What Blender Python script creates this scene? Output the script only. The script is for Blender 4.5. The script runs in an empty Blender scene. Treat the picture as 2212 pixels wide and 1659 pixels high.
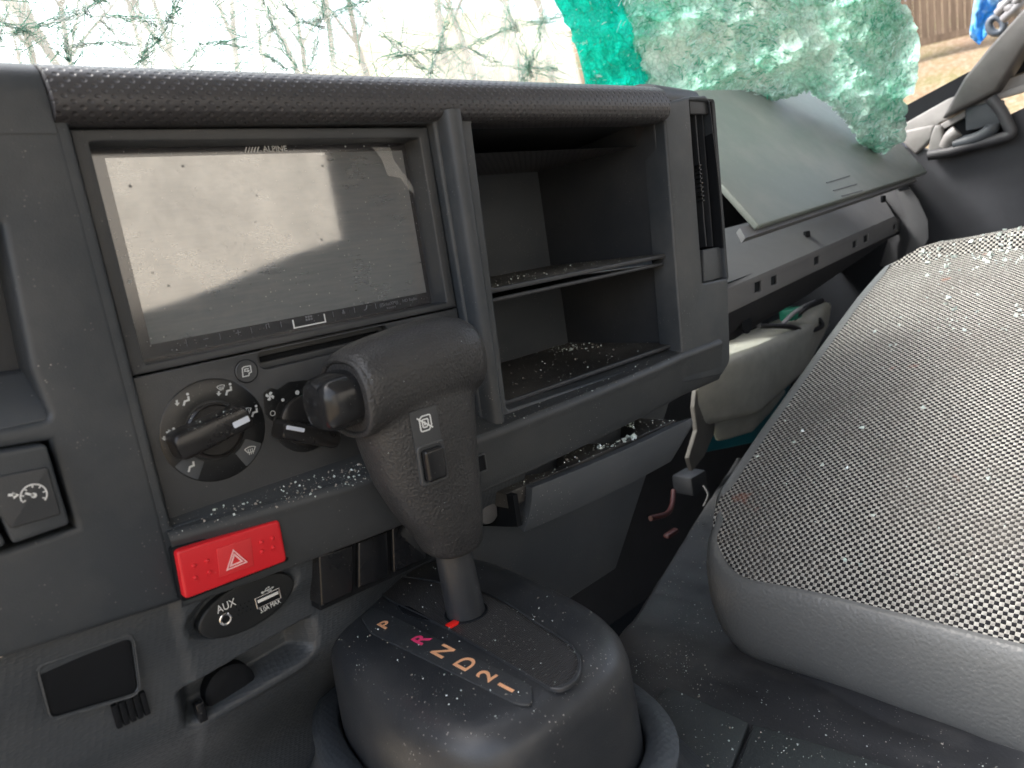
import bpy, bmesh, math, random
from mathutils import Vector, Matrix, noise
from mathutils.bvhtree import BVHTree
random.seed(7)
S = bpy.context.scene
COL = S.collection
# ------------------------------------------------------------------ camera
RX = Vector((0.71949984, -0.2359121, 0.65319634))
RY = Vector((-0.67849972, -0.03809769, 0.73361209))
RZ = Vector((-0.1481827, -0.97102731, -0.18747758))
FPX = 1534.0
cam = bpy.data.cameras.new('camera'); camo = bpy.data.objects.new('camera', cam); COL.objects.link(camo)
cam.sensor_width = 36; cam.sensor_fit = 'HORIZONTAL'; cam.lens = 36 * FPX / 2212
cr = Vector((RX[0], RY[0], RZ[0])); cd = Vector((RX[1], RY[1], RZ[1])); cf = Vector((RX[2], RY[2], RZ[2]))
camo.matrix_world = Matrix(((cr.x, -cd.x, -cf.x, 0), (cr.y, -cd.y, -cf.y, 0), (cr.z, -cd.z, -cf.z, 0), (0, 0, 0, 1)))
cam.clip_start = 0.01; cam.clip_end = 3000
cam.dof.use_dof = True; cam.dof.focus_distance = 0.46; cam.dof.aperture_fstop = 13.0
S.camera = camo
# ------------------------------------------------------------------ world and sun
EXPOSURE = 1.72
w = bpy.data.worlds.new("World"); S.world = w; w.use_nodes = True
nt = w.node_tree; nt.nodes.clear()
sky = nt.nodes.new('ShaderNodeTexSky'); sky.sky_type = 'NISHITA'; sky.sun_disc = False
SUN_EL, SUN_AZ = 50, -38       # azimuth measured from +Y towards +X
sky.sun_elevation = math.radians(SUN_EL); sky.sun_rotation = math.radians(SUN_AZ)
sky.air_density = 1.0; sky.dust_density = 4.0
hs = nt.nodes.new('ShaderNodeHueSaturation'); hs.inputs['Saturation'].default_value = 0.5; hs.inputs['Value'].default_value = 1.3
bg = nt.nodes.new('ShaderNodeBackground'); bg.inputs['Strength'].default_value = 0.15
wo = nt.nodes.new('ShaderNodeOutputWorld')
nt.links.new(sky.outputs[0], hs.inputs['Color']); nt.links.new(hs.outputs[0], bg.inputs[0]); nt.links.new(bg.outputs[0], wo.inputs[0])
sl = bpy.data.lights.new('sun', 'SUN'); sl.energy = 1.45; sl.angle = math.radians(16); sl.color = (1, .975, .94)
so = bpy.data.objects.new('sun', sl); COL.objects.link(so)
se, sa = math.radians(SUN_EL), math.radians(SUN_AZ)
sdir = Vector((math.sin(sa) * math.cos(se), math.cos(sa) * math.cos(se), math.sin(se)))
so.rotation_euler = sdir.to_track_quat('Z', 'Y').to_euler()
S.view_settings.view_transform = 'Standard'; S.view_settings.look = 'None'
S.view_settings.exposure = EXPOSURE; S.view_settings.gamma = 1; S.view_settings.use_curve_mapping = False
S.render.engine = 'CYCLES'

# ------------------------------------------------------------------ geometry helpers
def ray(px, py):
    r = (px - 1106, py - 829.5, FPX)
    return Vector((RX.dot(r), RY.dot(r), RZ.dot(r)))
def UY(px, py, Y): r = ray(px, py); return r * (Y / r.y)
def UX(px, py, X): r = ray(px, py); return r * (X / r.x)
def UZ(px, py, Z): r = ray(px, py); return r * (Z / r.z)
def UP(px, py, P0, n): r = ray(px, py); return r * (n.dot(P0) / n.dot(r))
def pxz(px, py, Y): p = UY(px, py, Y); return (p.x, p.z)

def tag(o, label=None, cat=None, group=None, kind=None):
    if label: o['label'] = label
    if cat: o['category'] = cat
    if group: o['group'] = group
    if kind: o['kind'] = kind
    return o
def thing(name, label, cat, loc=(0, 0, 0), group=None):
    o = bpy.data.objects.new(name, None); COL.objects.link(o); o.location = loc; o.empty_display_size = .05
    return tag(o, label, cat, group)
def wmat(o):
    m = Matrix.Translation(o.location)
    while o.parent: o = o.parent; m = Matrix.Translation(o.location) @ m
    return m
def link(name, me, mats, parent=None, smooth=True):
    o = bpy.data.objects.new(name, me); COL.objects.link(o)
    if not isinstance(mats, (list, tuple)): mats = [mats]
    me.materials.clear()
    for m in mats: me.materials.append(m)
    if smooth:
        for p in me.polygons: p.use_smooth = True
    if parent is not None:
        o.parent = parent
        pw = Matrix.Translation(parent.location) if parent.type == 'EMPTY' else Matrix.Identity(4)
        o.matrix_parent_inverse = pw.inverted()
    return o
def autosmooth(me, ang=35):
    bm = bmesh.new(); bm.from_mesh(me)
    a = math.radians(ang)
    for e in bm.edges:
        e.smooth = not (len(e.link_faces) == 2 and e.calc_face_angle(0) > a)
    bm.to_mesh(me); bm.free()
def frame(o, ux, uy):
    ux = Vector(ux).normalized(); uy = Vector(uy); n = ux.cross(uy).normalized(); uy = n.cross(ux)
    o = Vector(o)
    return Matrix(((ux.x, uy.x, n.x, o.x), (ux.y, uy.y, n.y, o.y), (ux.z, uy.z, n.z, o.z), (0, 0, 0, 1)))
def face_frame(Y): return frame((0, Y, 0), (1, 0, 0), (0, 0, 1))     # local x=X, y=Z, z towards the driver
def fillet(pts, r, n=5):
    out = []; N = len(pts); rr = r if isinstance(r, (list, tuple)) else [r] * N
    for i in range(N):
        p = Vector(pts[i]); a = Vector(pts[i - 1]); b = Vector(pts[(i + 1) % N])
        da = (a - p); db = (b - p); la, lb = da.length, db.length
        if rr[i] <= 0 or la < 1e-7 or lb < 1e-7: out.append(tuple(p)); continue
        da /= la; db /= lb
        ang = da.angle(db); 
        if ang > math.pi - .02: out.append(tuple(p)); continue
        t = min(rr[i] / math.tan(ang / 2), la * .49, lb * .49)
        s, e = p + da * t, p + db * t
        for k in range(n + 1):
            u = k / n
            out.append(tuple(s * (1 - u) ** 2 + p * 2 * u * (1 - u) + e * u * u))
    return out
def area(p): return sum(p[i - 1][0] * p[i][1] - p[i][0] * p[i - 1][1] for i in range(len(p))) / 2
def ccw(p): return list(p) if area(p) > 0 else list(reversed(p))
def offset_poly(p, d):
    """move a counter-clockwise outline inwards by d (a clockwise one outwards)"""
    out = []; N = len(p)
    for i in range(N):
        a, b, c = Vector(p[i - 1]), Vector(p[i]), Vector(p[(i + 1) % N])
        e1 = (b - a); e2 = (c - b)
        e1 = e1.normalized() if e1.length > 1e-9 else e2.normalized(); e2 = e2.normalized() if e2.length > 1e-9 else e1
        n1 = Vector((-e1.y, e1.x)); n2 = Vector((-e2.y, e2.x)); m_ = n1 + n2
        if m_.length < 1e-6: out.append(tuple(b + n1 * d)); continue
        m_.normalize(); out.append(tuple(b + m_ * d / max(.5, m_.dot(n1))))
    return out
def pip(x, y, pl):
    c = False; j = len(pl) - 1
    for i in range(len(pl)):
        if (pl[i][1] > y) != (pl[j][1] > y) and x < (pl[j][0] - pl[i][0]) * (y - pl[i][1]) / (pl[j][1] - pl[i][1]) + pl[i][0]: c = not c
        j = i
    return c
def dedupe(p):
    out = []
    for q in p:
        if not out or (Vector(q) - Vector(out[-1])).length > 2e-5: out.append(tuple(q))
    if (Vector(out[0]) - Vector(out[-1])).length < 2e-5: out.pop()
    return out
def solid_plate(outer, holes, depth, bevel, res=2):
    from mathutils.geometry import delaunay_2d_cdt
    loops = [ccw(dedupe(outer))] + [list(reversed(ccw(dedupe(h)))) for h in holes]
    vs, fs = [], []; K = 1000.0
    def cap(rings, z, flip):
        v2, e2 = [], []
        for r_ in rings:
            b = len(v2); v2 += [Vector((q[0] * K, q[1] * K)) for q in r_]; e2 += [(b + i, b + (i + 1) % len(r_)) for i in range(len(r_))]
        ov, oe, of, _, _, _ = delaunay_2d_cdt(v2, e2, [], 0, 1e-6)
        b = len(vs); vs.extend([(v.x / K, v.y / K, z) for v in ov])
        for f in of:
            cx_ = sum(ov[q].x for q in f) / len(f) / K; cy_ = sum(ov[q].y for q in f) / len(f) / K
            if pip(cx_, cy_, rings[0]) and not any(pip(cx_, cy_, h) for h in rings[1:]):
                fs.append(tuple(b + q for q in (reversed(f) if flip else f)))
    n = max(1, res + 1)
    if bevel <= 0: levels = [(0, 0)]
    else: levels = [(bevel * (1 - math.sin(a)), -bevel * (1 - math.cos(a))) for a in [math.pi / 2 * k / n for k in range(n + 1)]]
    rings = [[offset_poly(l, d) for l in loops] for d, z in levels]
    cap(rings[0], 0, False)
    for li in range(len(loops)):
        seq = [(rings[k][li], levels[k][1]) for k in range(len(levels))] + [(loops[li], -depth)]
        m_ = len(loops[li]); base = len(vs)
        for r_, z in seq: vs.extend([(q[0], q[1], z) for q in r_])
        for k in range(len(seq) - 1):
            for i in range(m_):
                a = base + k * m_ + i; b = base + k * m_ + (i + 1) % m_
                fs.append((a, a + m_, b + m_, b))
    cap(loops, -depth, True)
    me = bpy.data.meshes.new('plate'); me.from_pydata(vs, [], fs); me.update()
    bm = bmesh.new(); bm.from_mesh(me); bmesh.ops.remove_doubles(bm, verts=bm.verts, dist=2e-6); bmesh.ops.recalc_face_normals(bm, faces=bm.faces); bm.to_mesh(me); bm.free()
    return me
def plate(name, outer, holes, M, depth, bevel, mat, parent=None, res=2):
    """rounded plate whose front face is the frame's z=0 plane"""
    me = solid_plate(outer, holes, depth, min(bevel, depth * .9), res); me.name = name
    me.transform(M)
    if M.determinant() < 0: me.flip_normals()
    o = link(name, me, mat, parent); autosmooth(o.data, 50)
    return o
def rect(x0, x1, z0, z1, r=0, n=5):
    p = [(x0, z0), (x1, z0), (x1, z1), (x0, z1)]
    return fillet(p, r, n) if r else p
def circ(cx, cy, r, n=40, ry=None, a=0):
    ry = ry or r; out = []
    for k in range(n):
        t = 2 * math.pi * k / n; x, y = r * math.cos(t), ry * math.sin(t)
        out.append((cx + x * math.cos(a) - y * math.sin(a), cy + x * math.sin(a) + y * math.cos(a)))
    return out
def mesh_from(name, vs, fs, mat, parent=None, smooth=True, ang=None, uvs=None):
    me = bpy.data.meshes.new(name); me.from_pydata([tuple(v) for v in vs], [], fs); me.update()
    if uvs:
        ul = me.uv_layers.new(name='UVMap')
        for lo in me.loops: ul.data[lo.index].uv = uvs[lo.vertex_index]
    o = link(name, me, mat, parent, smooth)
    if ang: autosmooth(me, ang)
    return o
def box(name, c, s, mat, parent=None, bev=.002, rot=None, seg=2):
    bm = bmesh.new(); bmesh.ops.create_cube(bm, size=1)
    bmesh.ops.scale(bm, vec=s, verts=bm.verts)
    if bev: bmesh.ops.bevel(bm, geom=bm.edges[:], offset=bev, segments=seg, affect='EDGES', profile=.5)
    if rot is not None: bmesh.ops.transform(bm, matrix=rot.to_4x4(), verts=bm.verts)
    bmesh.ops.translate(bm, vec=c, verts=bm.verts)
    me = bpy.data.meshes.new(name); bm.to_mesh(me); bm.free()
    o = link(name, me, mat, parent); autosmooth(me, 40)
    return o
def hexa(name, bottom, top, mat, parent=None, bev=0):
    """solid between two quads (same winding)"""
    bm = bmesh.new(); a = [bm.verts.new(v) for v in bottom]; b = [bm.verts.new(v) for v in top]; n = len(a)
    bm.faces.new(list(reversed(a))); bm.faces.new(b)
    for i in range(n): bm.faces.new((a[i], a[(i + 1) % n], b[(i + 1) % n], b[i]))
    bmesh.ops.recalc_face_normals(bm, faces=bm.faces)
    if bev: bmesh.ops.bevel(bm, geom=bm.edges[:], offset=bev, segments=3, affect='EDGES', profile=.5)
    me = bpy.data.meshes.new(name); bm.to_mesh(me); bm.free()
    o = link(name, me, mat, parent); autosmooth(me, 40); return o
def slab(name, poly3, n, t, mat, parent=None, bev=0):
    n = Vector(n).normalized() * t
    return hexa(name, [Vector(p) + n for p in poly3], [Vector(p) for p in poly3], mat, parent, bev)
def tube(name, pts, r, mat, parent=None, seg=8, caps=True):
    pts = [Vector(p) for p in pts]; rs = r if isinstance(r, (list, tuple)) else [r] * len(pts)
    vs, fs = [], []; up = None
    for i, p in enumerate(pts):
        d = (pts[min(i + 1, len(pts) - 1)] - pts[max(i - 1, 0)]).normalized()
        if up is None: up = d.orthogonal().normalized()
        up = (up - d * up.dot(d)).normalized(); sd = d.cross(up)
        for k in range(seg):
            a = 2 * math.pi * k / seg; vs.append(p + (up * math.cos(a) + sd * math.sin(a)) * rs[i])
    for i in range(len(pts) - 1):
        for k in range(seg):
            k2 = (k + 1) % seg; fs.append((i * seg + k, i * seg + k2, (i + 1) * seg + k2, (i + 1) * seg + k))
    if caps: fs.append(tuple(reversed(range(seg)))); fs.append(tuple((len(pts) - 1) * seg + k for k in range(seg)))
    if name is None: return vs, fs
    return mesh_from(name, vs, fs, mat, parent, ang=60)
def loft(name, loops, mat, parent=None, cap0=True, cap1=True, ang=45):
    n = len(loops[0]); vs = [v for l in loops for v in l]; fs = []
    for i in range(len(loops) - 1):
        for k in range(n):
            k2 = (k + 1) % n; fs.append((i * n + k, i * n + k2, (i + 1) * n + k2, (i + 1) * n + k))
    if cap0: fs.append(tuple(reversed(range(n))))
    if cap1: fs.append(tuple((len(loops) - 1) * n + k for k in range(n)))
    if name is None: return vs, fs
    return mesh_from(name, vs, fs, mat, parent, ang=ang)
def sel(cx, cy, hx, hy, z, e=3.2, n=72):
    out = []
    for k in range(n):
        t = 2 * math.pi * k / n; c, s = math.cos(t), math.sin(t)
        out.append(Vector((cx + hx * math.copysign(abs(c) ** (2 / e), c), cy + hy * math.copysign(abs(s) ** (2 / e), s), z)))
    return out
def lathe(name, M, prof, mat, parent=None, n=40, ang=40):
    """profile of (radius, height) turned about the frame's z axis"""
    loops = [[M @ Vector((r * math.cos(2 * math.pi * k / n), r * math.sin(2 * math.pi * k / n), h)) for k in range(n)] for r, h in prof]
    return loft(name, loops, mat, parent, ang=ang)
class Marks:
    """flat printed marks: polygons in a 2D frame, mapped to the surface"""
    def __init__(s, ox=0, oy=0, sc=1, rot=0): s.p = []; s.o = (ox, oy); s.sc = sc; s.r = rot
    def T(s, q):
        x, y = q[0] * s.sc, q[1] * s.sc; c, n = math.cos(s.r), math.sin(s.r)
        return (s.o[0] + x * c - y * n, s.o[1] + x * n + y * c)
    def poly(s, pts): s.p.append([s.T(q) for q in pts]); return s
    def stroke(s, pts, wd, closed=False):
        pts = [Vector(q) for q in pts]; h = wd / 2
        N = len(pts); L, R = [], []
        for i in range(N):
            if closed: a, b = pts[i - 1], pts[(i + 1) % N]
            else: a, b = pts[max(i - 1, 0)], pts[min(i + 1, N - 1)]
            p = pts[i]; d1 = (p - a).normalized() if (p - a).length > 1e-9 else (b - p).normalized()
            d2 = (b - p).normalized() if (b - p).length > 1e-9 else d1
            d = (d1 + d2); d = d.normalized() if d.length > 1e-6 else d1
            nn = Vector((-d.y, d.x)); k = 1 / max(.45, abs(nn.dot(Vector((-d1.y, d1.x)))))
            L.append(p + nn * h * k); R.append(p - nn * h * k)
        for i in range(N if closed else N - 1):
            j = (i + 1) % N; s.poly([L[i], R[i], R[j], L[j]])
        return s
    def dot(s, x, y, r, n=16): return s.poly(circ(x, y, r, n))
    def ring(s, x, y, r, wd, n=28): return s.stroke(circ(x, y, r, n), wd, True)
    def build(s, name, fn, mat, parent, th=.00012):
        vs, fs = [], []
        for pl in s.p:
            pl = ccw(pl); b = len(vs); n = len(pl)
            top = [fn(x, y, th) for x, y in pl]; bot = [fn(x, y, -th) for x, y in pl]
            vs += top + bot; fs.append(tuple(range(b, b + n)))
            for i in range(n): fs.append((b + (i + 1) % n, b + i, b + n + i, b + n + (i + 1) % n))
        return mesh_from(name, vs, fs, mat, parent, smooth=False)
def on(M): return lambda x, y, h: M @ Vector((x, y, h))
def text(name, body, M, size, mat, parent, shear=0, align='LEFT', sx=1, weight=0, space=1.0):
    cu = bpy.data.curves.new('t', 'FONT'); cu.body = body; cu.size = size; cu.shear = shear; cu.align_x = align
    cu.extrude = .00008; cu.offset = weight; cu.space_character = space
    o = bpy.data.objects.new('t', cu); COL.objects.link(o)
    dg = bpy.context.evaluated_depsgraph_get(); dg.update()
    me = bpy.data.meshes.new_from_object(o.evaluated_get(dg)); bpy.data.objects.remove(o); bpy.data.curves.remove(cu)
    me.transform(M @ Matrix.Diagonal((sx, 1, 1, 1)))
    return link(name, me, mat, parent, smooth=False)

# ------------------------------------------------------------------ materials
class NT:
    def __init__(s, name):
        s.m = bpy.data.materials.new(name); s.m.use_nodes = True; s.t = s.m.node_tree
        s.b = s.t.nodes['Principled BSDF']; s.out = s.t.nodes['Material Output']
    def n(s, k, **kw):
        o = s.t.nodes.new('ShaderNode' + k)
        for a, v in kw.items():
            if hasattr(o, a): setattr(o, a, v)
            else: o.inputs[a.replace('_', ' ')].default_value = v
        return o
    def l(s, a, b): s.t.links.new(a, b)
    def math(s, op, a, b=None, c=None):
        o = s.n('Math', operation=op)
        for i, v in enumerate((a, b, c)):
            if v is None: continue
            if isinstance(v, (int, float)): o.inputs[i].default_value = v
            else: s.l(v, o.inputs[i])
        return o.outputs[0]
    def mix(s, f, a, b):
        o = s.n('Mix', data_type='RGBA')
        for i, v in ((0, f), (6, a), (7, b)):
            if isinstance(v, (int, float)): o.inputs[i].default_value = v
            elif isinstance(v, tuple): o.inputs[i].default_value = (*v[:3], 1)
            else: s.l(v, o.inputs[i])
        return o.outputs[2]
    def ramp(s, f, a, b, ca=(0, 0, 0), cb=(1, 1, 1)):
        o = s.n('ValToRGB'); o.color_ramp.elements[0].position = a; o.color_ramp.elements[1].position = b
        o.color_ramp.elements[0].color = (*ca, 1); o.color_ramp.elements[1].color = (*cb, 1); s.l(f, o.inputs[0]); return o.outputs[0]
    def bump(s, h, strength, dist, prev=None):
        o = s.n('Bump'); o.inputs['Strength'].default_value = strength; o.inputs['Distance'].default_value = dist
        s.l(h, o.inputs['Height'])
        if prev is not None: s.l(prev, o.inputs['Normal'])
        return o.outputs[0]
    def noise(s, vec, sc, det=2, rough=.5):
        o = s.n('TexNoise'); o.inputs['Scale'].default_value = sc; o.inputs['Detail'].default_value = det; o.inputs['Roughness'].default_value = rough
        if vec is not None: s.l(vec, o.inputs['Vector'])
        return o.outputs[0]
    def vor(s, vec, sc, feature='F1', rnd=1.0, out=0):
        o = s.n('TexVoronoi', feature=feature); o.inputs['Scale'].default_value = sc; o.inputs['Randomness'].default_value = rnd
        if vec is not None: s.l(vec, o.inputs['Vector'])
        return o.outputs[out]
    def obj(s): return s.n('TexCoord').outputs['Object']
    def uv(s): return s.n('TexCoord').outputs['UV']
def setp(b, **k):
    for a, v in k.items():
        i = b.inputs[a.replace('_', ' ')]; i.default_value = (*v, 1) if isinstance(v, tuple) and len(v) == 3 and len(i.default_value) == 4 else v
def plastic(name, col, rough=.45, grain=.25, gscale=1500, dust=.25, specks=.35, spec=.5, leather=0, smudge=.5, lstr=.9):
    k = NT(name); P = k.obj(); b = k.b
    setp(b, Roughness=rough, Specular_IOR_Level=spec)
    n1 = k.noise(P, 9, 5, .65); n2 = k.noise(P, 60, 4, .6)
    dustc = (.30, .29, .27)
    f = k.math('MULTIPLY', k.ramp(n1, .42, .78), dust * .18)
    c = k.mix(f, col, dustc)
    # fine dust specks, thicker on some patches
    v = k.vor(P, 420); sp = k.ramp(v, .10, .17, (1, 1, 1), (0, 0, 0))
    gate = k.ramp(k.noise(P, 33, 3, .7), .52, .70)
    c = k.mix(k.math('MULTIPLY', k.math('MULTIPLY', sp, gate), specks), c, (.5, .48, .45))
    k.l(c, b.inputs['Base Color'])
    rr = k.math('MULTIPLY_ADD', n2, .22 * smudge, rough - .1 * smudge); rr = k.math('MULTIPLY_ADD', n1, .2 * smudge, k.math('SUBTRACT', rr, .08 * smudge))
    k.l(rr, b.inputs['Roughness'])
    nm = None
    if leather:
        vv = k.vor(P, leather, 'SMOOTH_F1'); nm = k.bump(vv, lstr, .0008); nm = k.bump(k.noise(P, leather * 2.2, 2), .4, .0003, nm)
    if grain: nm = k.bump(k.noise(P, gscale, 2, .6), grain, .0004, nm)
    if nm is not None: k.l(nm, b.inputs['Normal'])
    return k.m
def simple(name, col, rough=.5, metal=0, **k):
    m = NT(name); n = m.noise(m.obj(), 45, 3, .6)
    c = m.mix(m.ramp(n, .35, .75), tuple(x * .88 for x in col), tuple(min(1, x * 1.1) for x in col))
    m.l(c, m.b.inputs['Base Color']); setp(m.b, Roughness=rough, Metallic=metal, **k)
    return m.m
M = {}
DK = (.029, .036, .044)
M['frame'] = plastic('frame_plastic', DK, .46, .30, 1500, 1.0, .5)
M['frame_low'] = plastic('lower_plastic', (.032, .037, .042), .48, .30, 1500, .5, .6)
M['face'] = plastic('faceplate_plastic', (.030, .034, .039), .42, .32, 1900, .6, .35)
M['blackface'] = plastic('black_faceplate', (.010, .012, .014), .45, .2, 1700, .3, .2, spec=.35)
M['console'] = plastic('console_plastic', (.019, .022, .027), .36, .28, 1300, .7, 1.0)
M['gray'] = plastic('grey_plastic', (.052, .060, .070), .5, .25, 1500, .5, .5)
M['housing'] = plastic('housing_plastic', (.098, .100, .106), .5, .2, 1300, .6, .2)
M['pocket'] = plastic('pocket_plastic', (.025, .029, .035), .5, .2, 1400, .5, .3)
M['pocket_floor'] = plastic('dusty_liner', (.02, .02, .02), .5, .3, 1000, 2.5, 1.3)
M['black'] = simple('black_void', (.005, .0065, .009), .7, Specular_IOR_Level=.2)  # also stands in for the shade inside holes, gaps and recesses
M['gloss'] = plastic('gloss_black_plastic', (.008, .009, .011), .17, 0, 1500, .3, .3, smudge=.35, spec=.4)
M['knobgloss'] = plastic('dial_black_plastic', (.010, .010, .011), .27, .06, 1500, .4, .5, smudge=.4)
M['leather'] = plastic('shift_knob_leather', (.021, .022, .024), .42, .12, 1500, .4, .25, leather=850, lstr=.55)
M['rubber'] = plastic('floor_mat_rubber', (.026, .028, .033), .55, .5, 500, 1.5, 1.3)
M['hump'] = plastic('engine_cover_plastic', (.030, .036, .038), .42, .5, 650, 1.2, 1.2)
M['red'] = plastic('red_plastic', (.62, .014, .022), .38, .15, 1800, .0, .12, smudge=.4)
M['red2'] = plastic('pale_red_plastic', (.62, .03, .035), .35, .1, 1500, .3, .3)
M['white'] = simple('white_print', (.72, .74, .74), .5)
M['grayprint'] = simple('grey_print', (.55, .58, .59), .5)
M['dimprint'] = simple('faint_print', (.16, .17, .19), .5)
M['pinkprint'] = simple('pale_pink_print', (.85, .50, .50), .5)
M['orange'] = simple('orange_print', (.88, .46, .25), .5)
M['pink'] = simple('pink_print', (.75, .05, .17), .5)
M['redlamp'] = simple('red_marker', (.85, .02, .015), .35)
M['pointer'] = simple('pointer_blue_white', (.66, .72, .82), .35)
M['chrome'] = simple('chrome', (.75, .75, .76), .15, 1.0)
M['headliner'] = simple('cab_trim_grey', (.40, .42, .44), .8)
M['cabgrey'] = simple('cab_wall_grey', (.13, .13, .13), .7)
M['cabdark'] = simple('cab_trim_dark', (.03, .032, .038), .6)
M['pillar2'] = simple('pillar_cover_grey', (.095, .09, .088), .5)
M['pillar'] = simple('pillar_trim_grey', (.27, .26, .255), .55)
M['tank'] = simple('milky_tank_plastic', (.46, .46, .41), .4, Subsurface_Weight=.3, Subsurface_Radius=(.02, .02, .015), Subsurface_Scale=.5)
M['bluewash'] = simple('blue_fluid_tank', (.012, .11, .15), .45)
M['steel'] = simple('grey_steel', (.13, .125, .115), .6)
M['wire'] = simple('black_wire', (.015, .015, .017), .4)
M['redwire'] = simple('red_wire', (.07, .02, .02), .4)
M['greyw'] = simple('grey_wire', (.3, .3, .32), .4)
M['bagblue'] = simple('blue_bag', (.08, .42, .85), .3)

def pad_mat():
    k = NT('dimpled_pad'); uv = k.uv(); P = k.obj()
    mp = k.n('Mapping'); mp.inputs['Rotation'].default_value = (0, 0, math.radians(45)); k.l(uv, mp.inputs[0])
    v = k.vor(mp.outputs[0], 235, 'F1', 0.0)
    d = k.ramp(v, .13, .30)
    c = k.mix(k.ramp(k.noise(P, 14, 4, .6), .4, .8), (.045, .045, .050), (.062, .061, .064))
    k.l(c, k.b.inputs['Base Color']); setp(k.b, Roughness=.42)
    nm = k.bump(d, .6, .0009); nm = k.bump(k.noise(P, 1500, 2), .2, .0003, nm); k.l(nm, k.b.inputs['Normal'])
    return k.m
M['pad'] = pad_mat()
def knee_mat():
    k = NT('woven_texture_plastic'); P = k.obj()
    mp = k.n('Mapping'); mp.inputs['Rotation'].default_value = (0, math.radians(-8), 0); mp.inputs['Scale'].default_value = (1, 1, 2.2); k.l(P, mp.inputs[0])
    v = k.vor(mp.outputs[0], 330, 'F1', .35)
    nm = k.bump(v, .45, .0006); nm = k.bump(k.noise(P, 1200, 2), .22, .0003, nm); k.l(nm, k.b.inputs['Normal'])
    c = k.mix(k.ramp(k.noise(P, 12, 5, .65), .45, .8), (.038, .045, .053), (.056, .062, .069)); k.l(c, k.b.inputs['Base Color'])
    setp(k.b, Roughness=.45); return k.m
M['knee'] = knee_mat()
def ribbed_mat():
    k = NT('ribbed_gate_plastic'); P = k.obj()
    s = k.n('SeparateXYZ'); k.l(P, s.inputs[0])
    sn = k.math('SINE', k.math('MULTIPLY', s.outputs[1], 2 * math.pi / .00135))
    nm = k.bump(sn, .7, .00035); k.l(nm, k.b.inputs['Normal'])
    c = k.mix(k.math('MULTIPLY', k.ramp(k.vor(P, 500), .12, .2, (1, 1, 1), (0, 0, 0)), k.ramp(k.noise(P, 40, 3), .5, .7)), (.030, .030, .032), (.4, .38, .35))
    k.l(c, k.b.inputs['Base Color']); setp(k.b, Roughness=.45); return k.m
M['ribbed'] = ribbed_mat()
def disc_mat():
    k = NT('turned_dial_plastic'); P = k.obj()
    nm = k.bump(k.noise(P, 2500, 2), .15, .0002)
    v = k.vor(P, 520); sp = k.ramp(v, .08, .14, (1, 1, 1), (0, 0, 0))
    k.l(k.mix(k.math('MULTIPLY', sp, .25), (.008, .009, .010), (.3, .3, .3)), k.b.inputs['Base Color'])
    k.l(nm, k.b.inputs['Normal'])
    setp(k.b, Roughness=.30, Specular_IOR_Level=.55); return k.m
M['disc'] = disc_mat()
def screen_mat():
    k = NT('dusty_screen_glass'); P = k.obj()
    mp = k.n('Mapping'); mp.inputs['Scale'].default_value = (.12, 1, 1.4); mp.inputs['Rotation'].default_value = (0, math.radians(7), 0); k.l(P, mp.inputs[0])
    st = k.noise(mp.outputs[0], 420, 4, .6)               # wiping streaks
    big = k.noise(P, 26, 4, .6)
    v = k.vor(P, 260); sp = k.ramp(v, .05, .12, (1, 1, 1), (0, 0, 0))
    v2 = k.vor(P, 95); sp2 = k.ramp(v2, .04, .09, (1, 1, 1), (0, 0, 0))
    gl = k.n('BsdfGlossy'); gl.inputs['Color'].default_value = (.96, .96, .94, 1)
    rg = k.math('MULTIPLY_ADD', k.ramp(st, .35, .7), .04, .03); k.l(rg, gl.inputs['Roughness'])
    df = k.n('BsdfDiffuse')
    dc = k.mix(k.ramp(st, .3, .75), (.125, .135, .145), (.165, .172, .178))
    dc = k.mix(k.math('MULTIPLY', k.ramp(big, .55, .8), .5), dc, (.25, .25, .25))
    dc = k.mix(k.math('MULTIPLY', sp, .5), dc, (.5, .5, .48))
    k.l(dc, df.inputs['Color'])
    mx = k.n('MixShader')
    fac = k.math('MULTIPLY', k.math('SUBTRACT', 1.0, k.math('MAXIMUM', sp2, k.math('MULTIPLY', sp, .6))), k.math('MULTIPLY', k.math('MULTIPLY_ADD', k.ramp(k.noise(P, 34, 5, .7), .38, .66), -.28, 1.06), SCREEN_REF))
    k.l(fac, mx.inputs[0]); k.l(df.outputs[0], mx.inputs[1]); k.l(gl.outputs[0], mx.inputs[2]); k.l(mx.outputs[0], k.out.inputs[0])
    return k.m
SCREEN_REF = .31
M['screen'] = screen_mat()
def border_mat():
    k = NT('screen_border_glass'); P = k.obj()
    v = k.vor(P, 420); sp = k.ramp(v, .08, .15, (1, 1, 1), (0, 0, 0))
    k.l(k.mix(k.math('MULTIPLY', sp, .5), (.022, .022, .026), (.4, .4, .4)), k.b.inputs['Base Color'])
    setp(k.b, Roughness=.14, Specular_IOR_Level=1.0, IOR=1.7); return k.m
M['border'] = border_mat()
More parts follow.
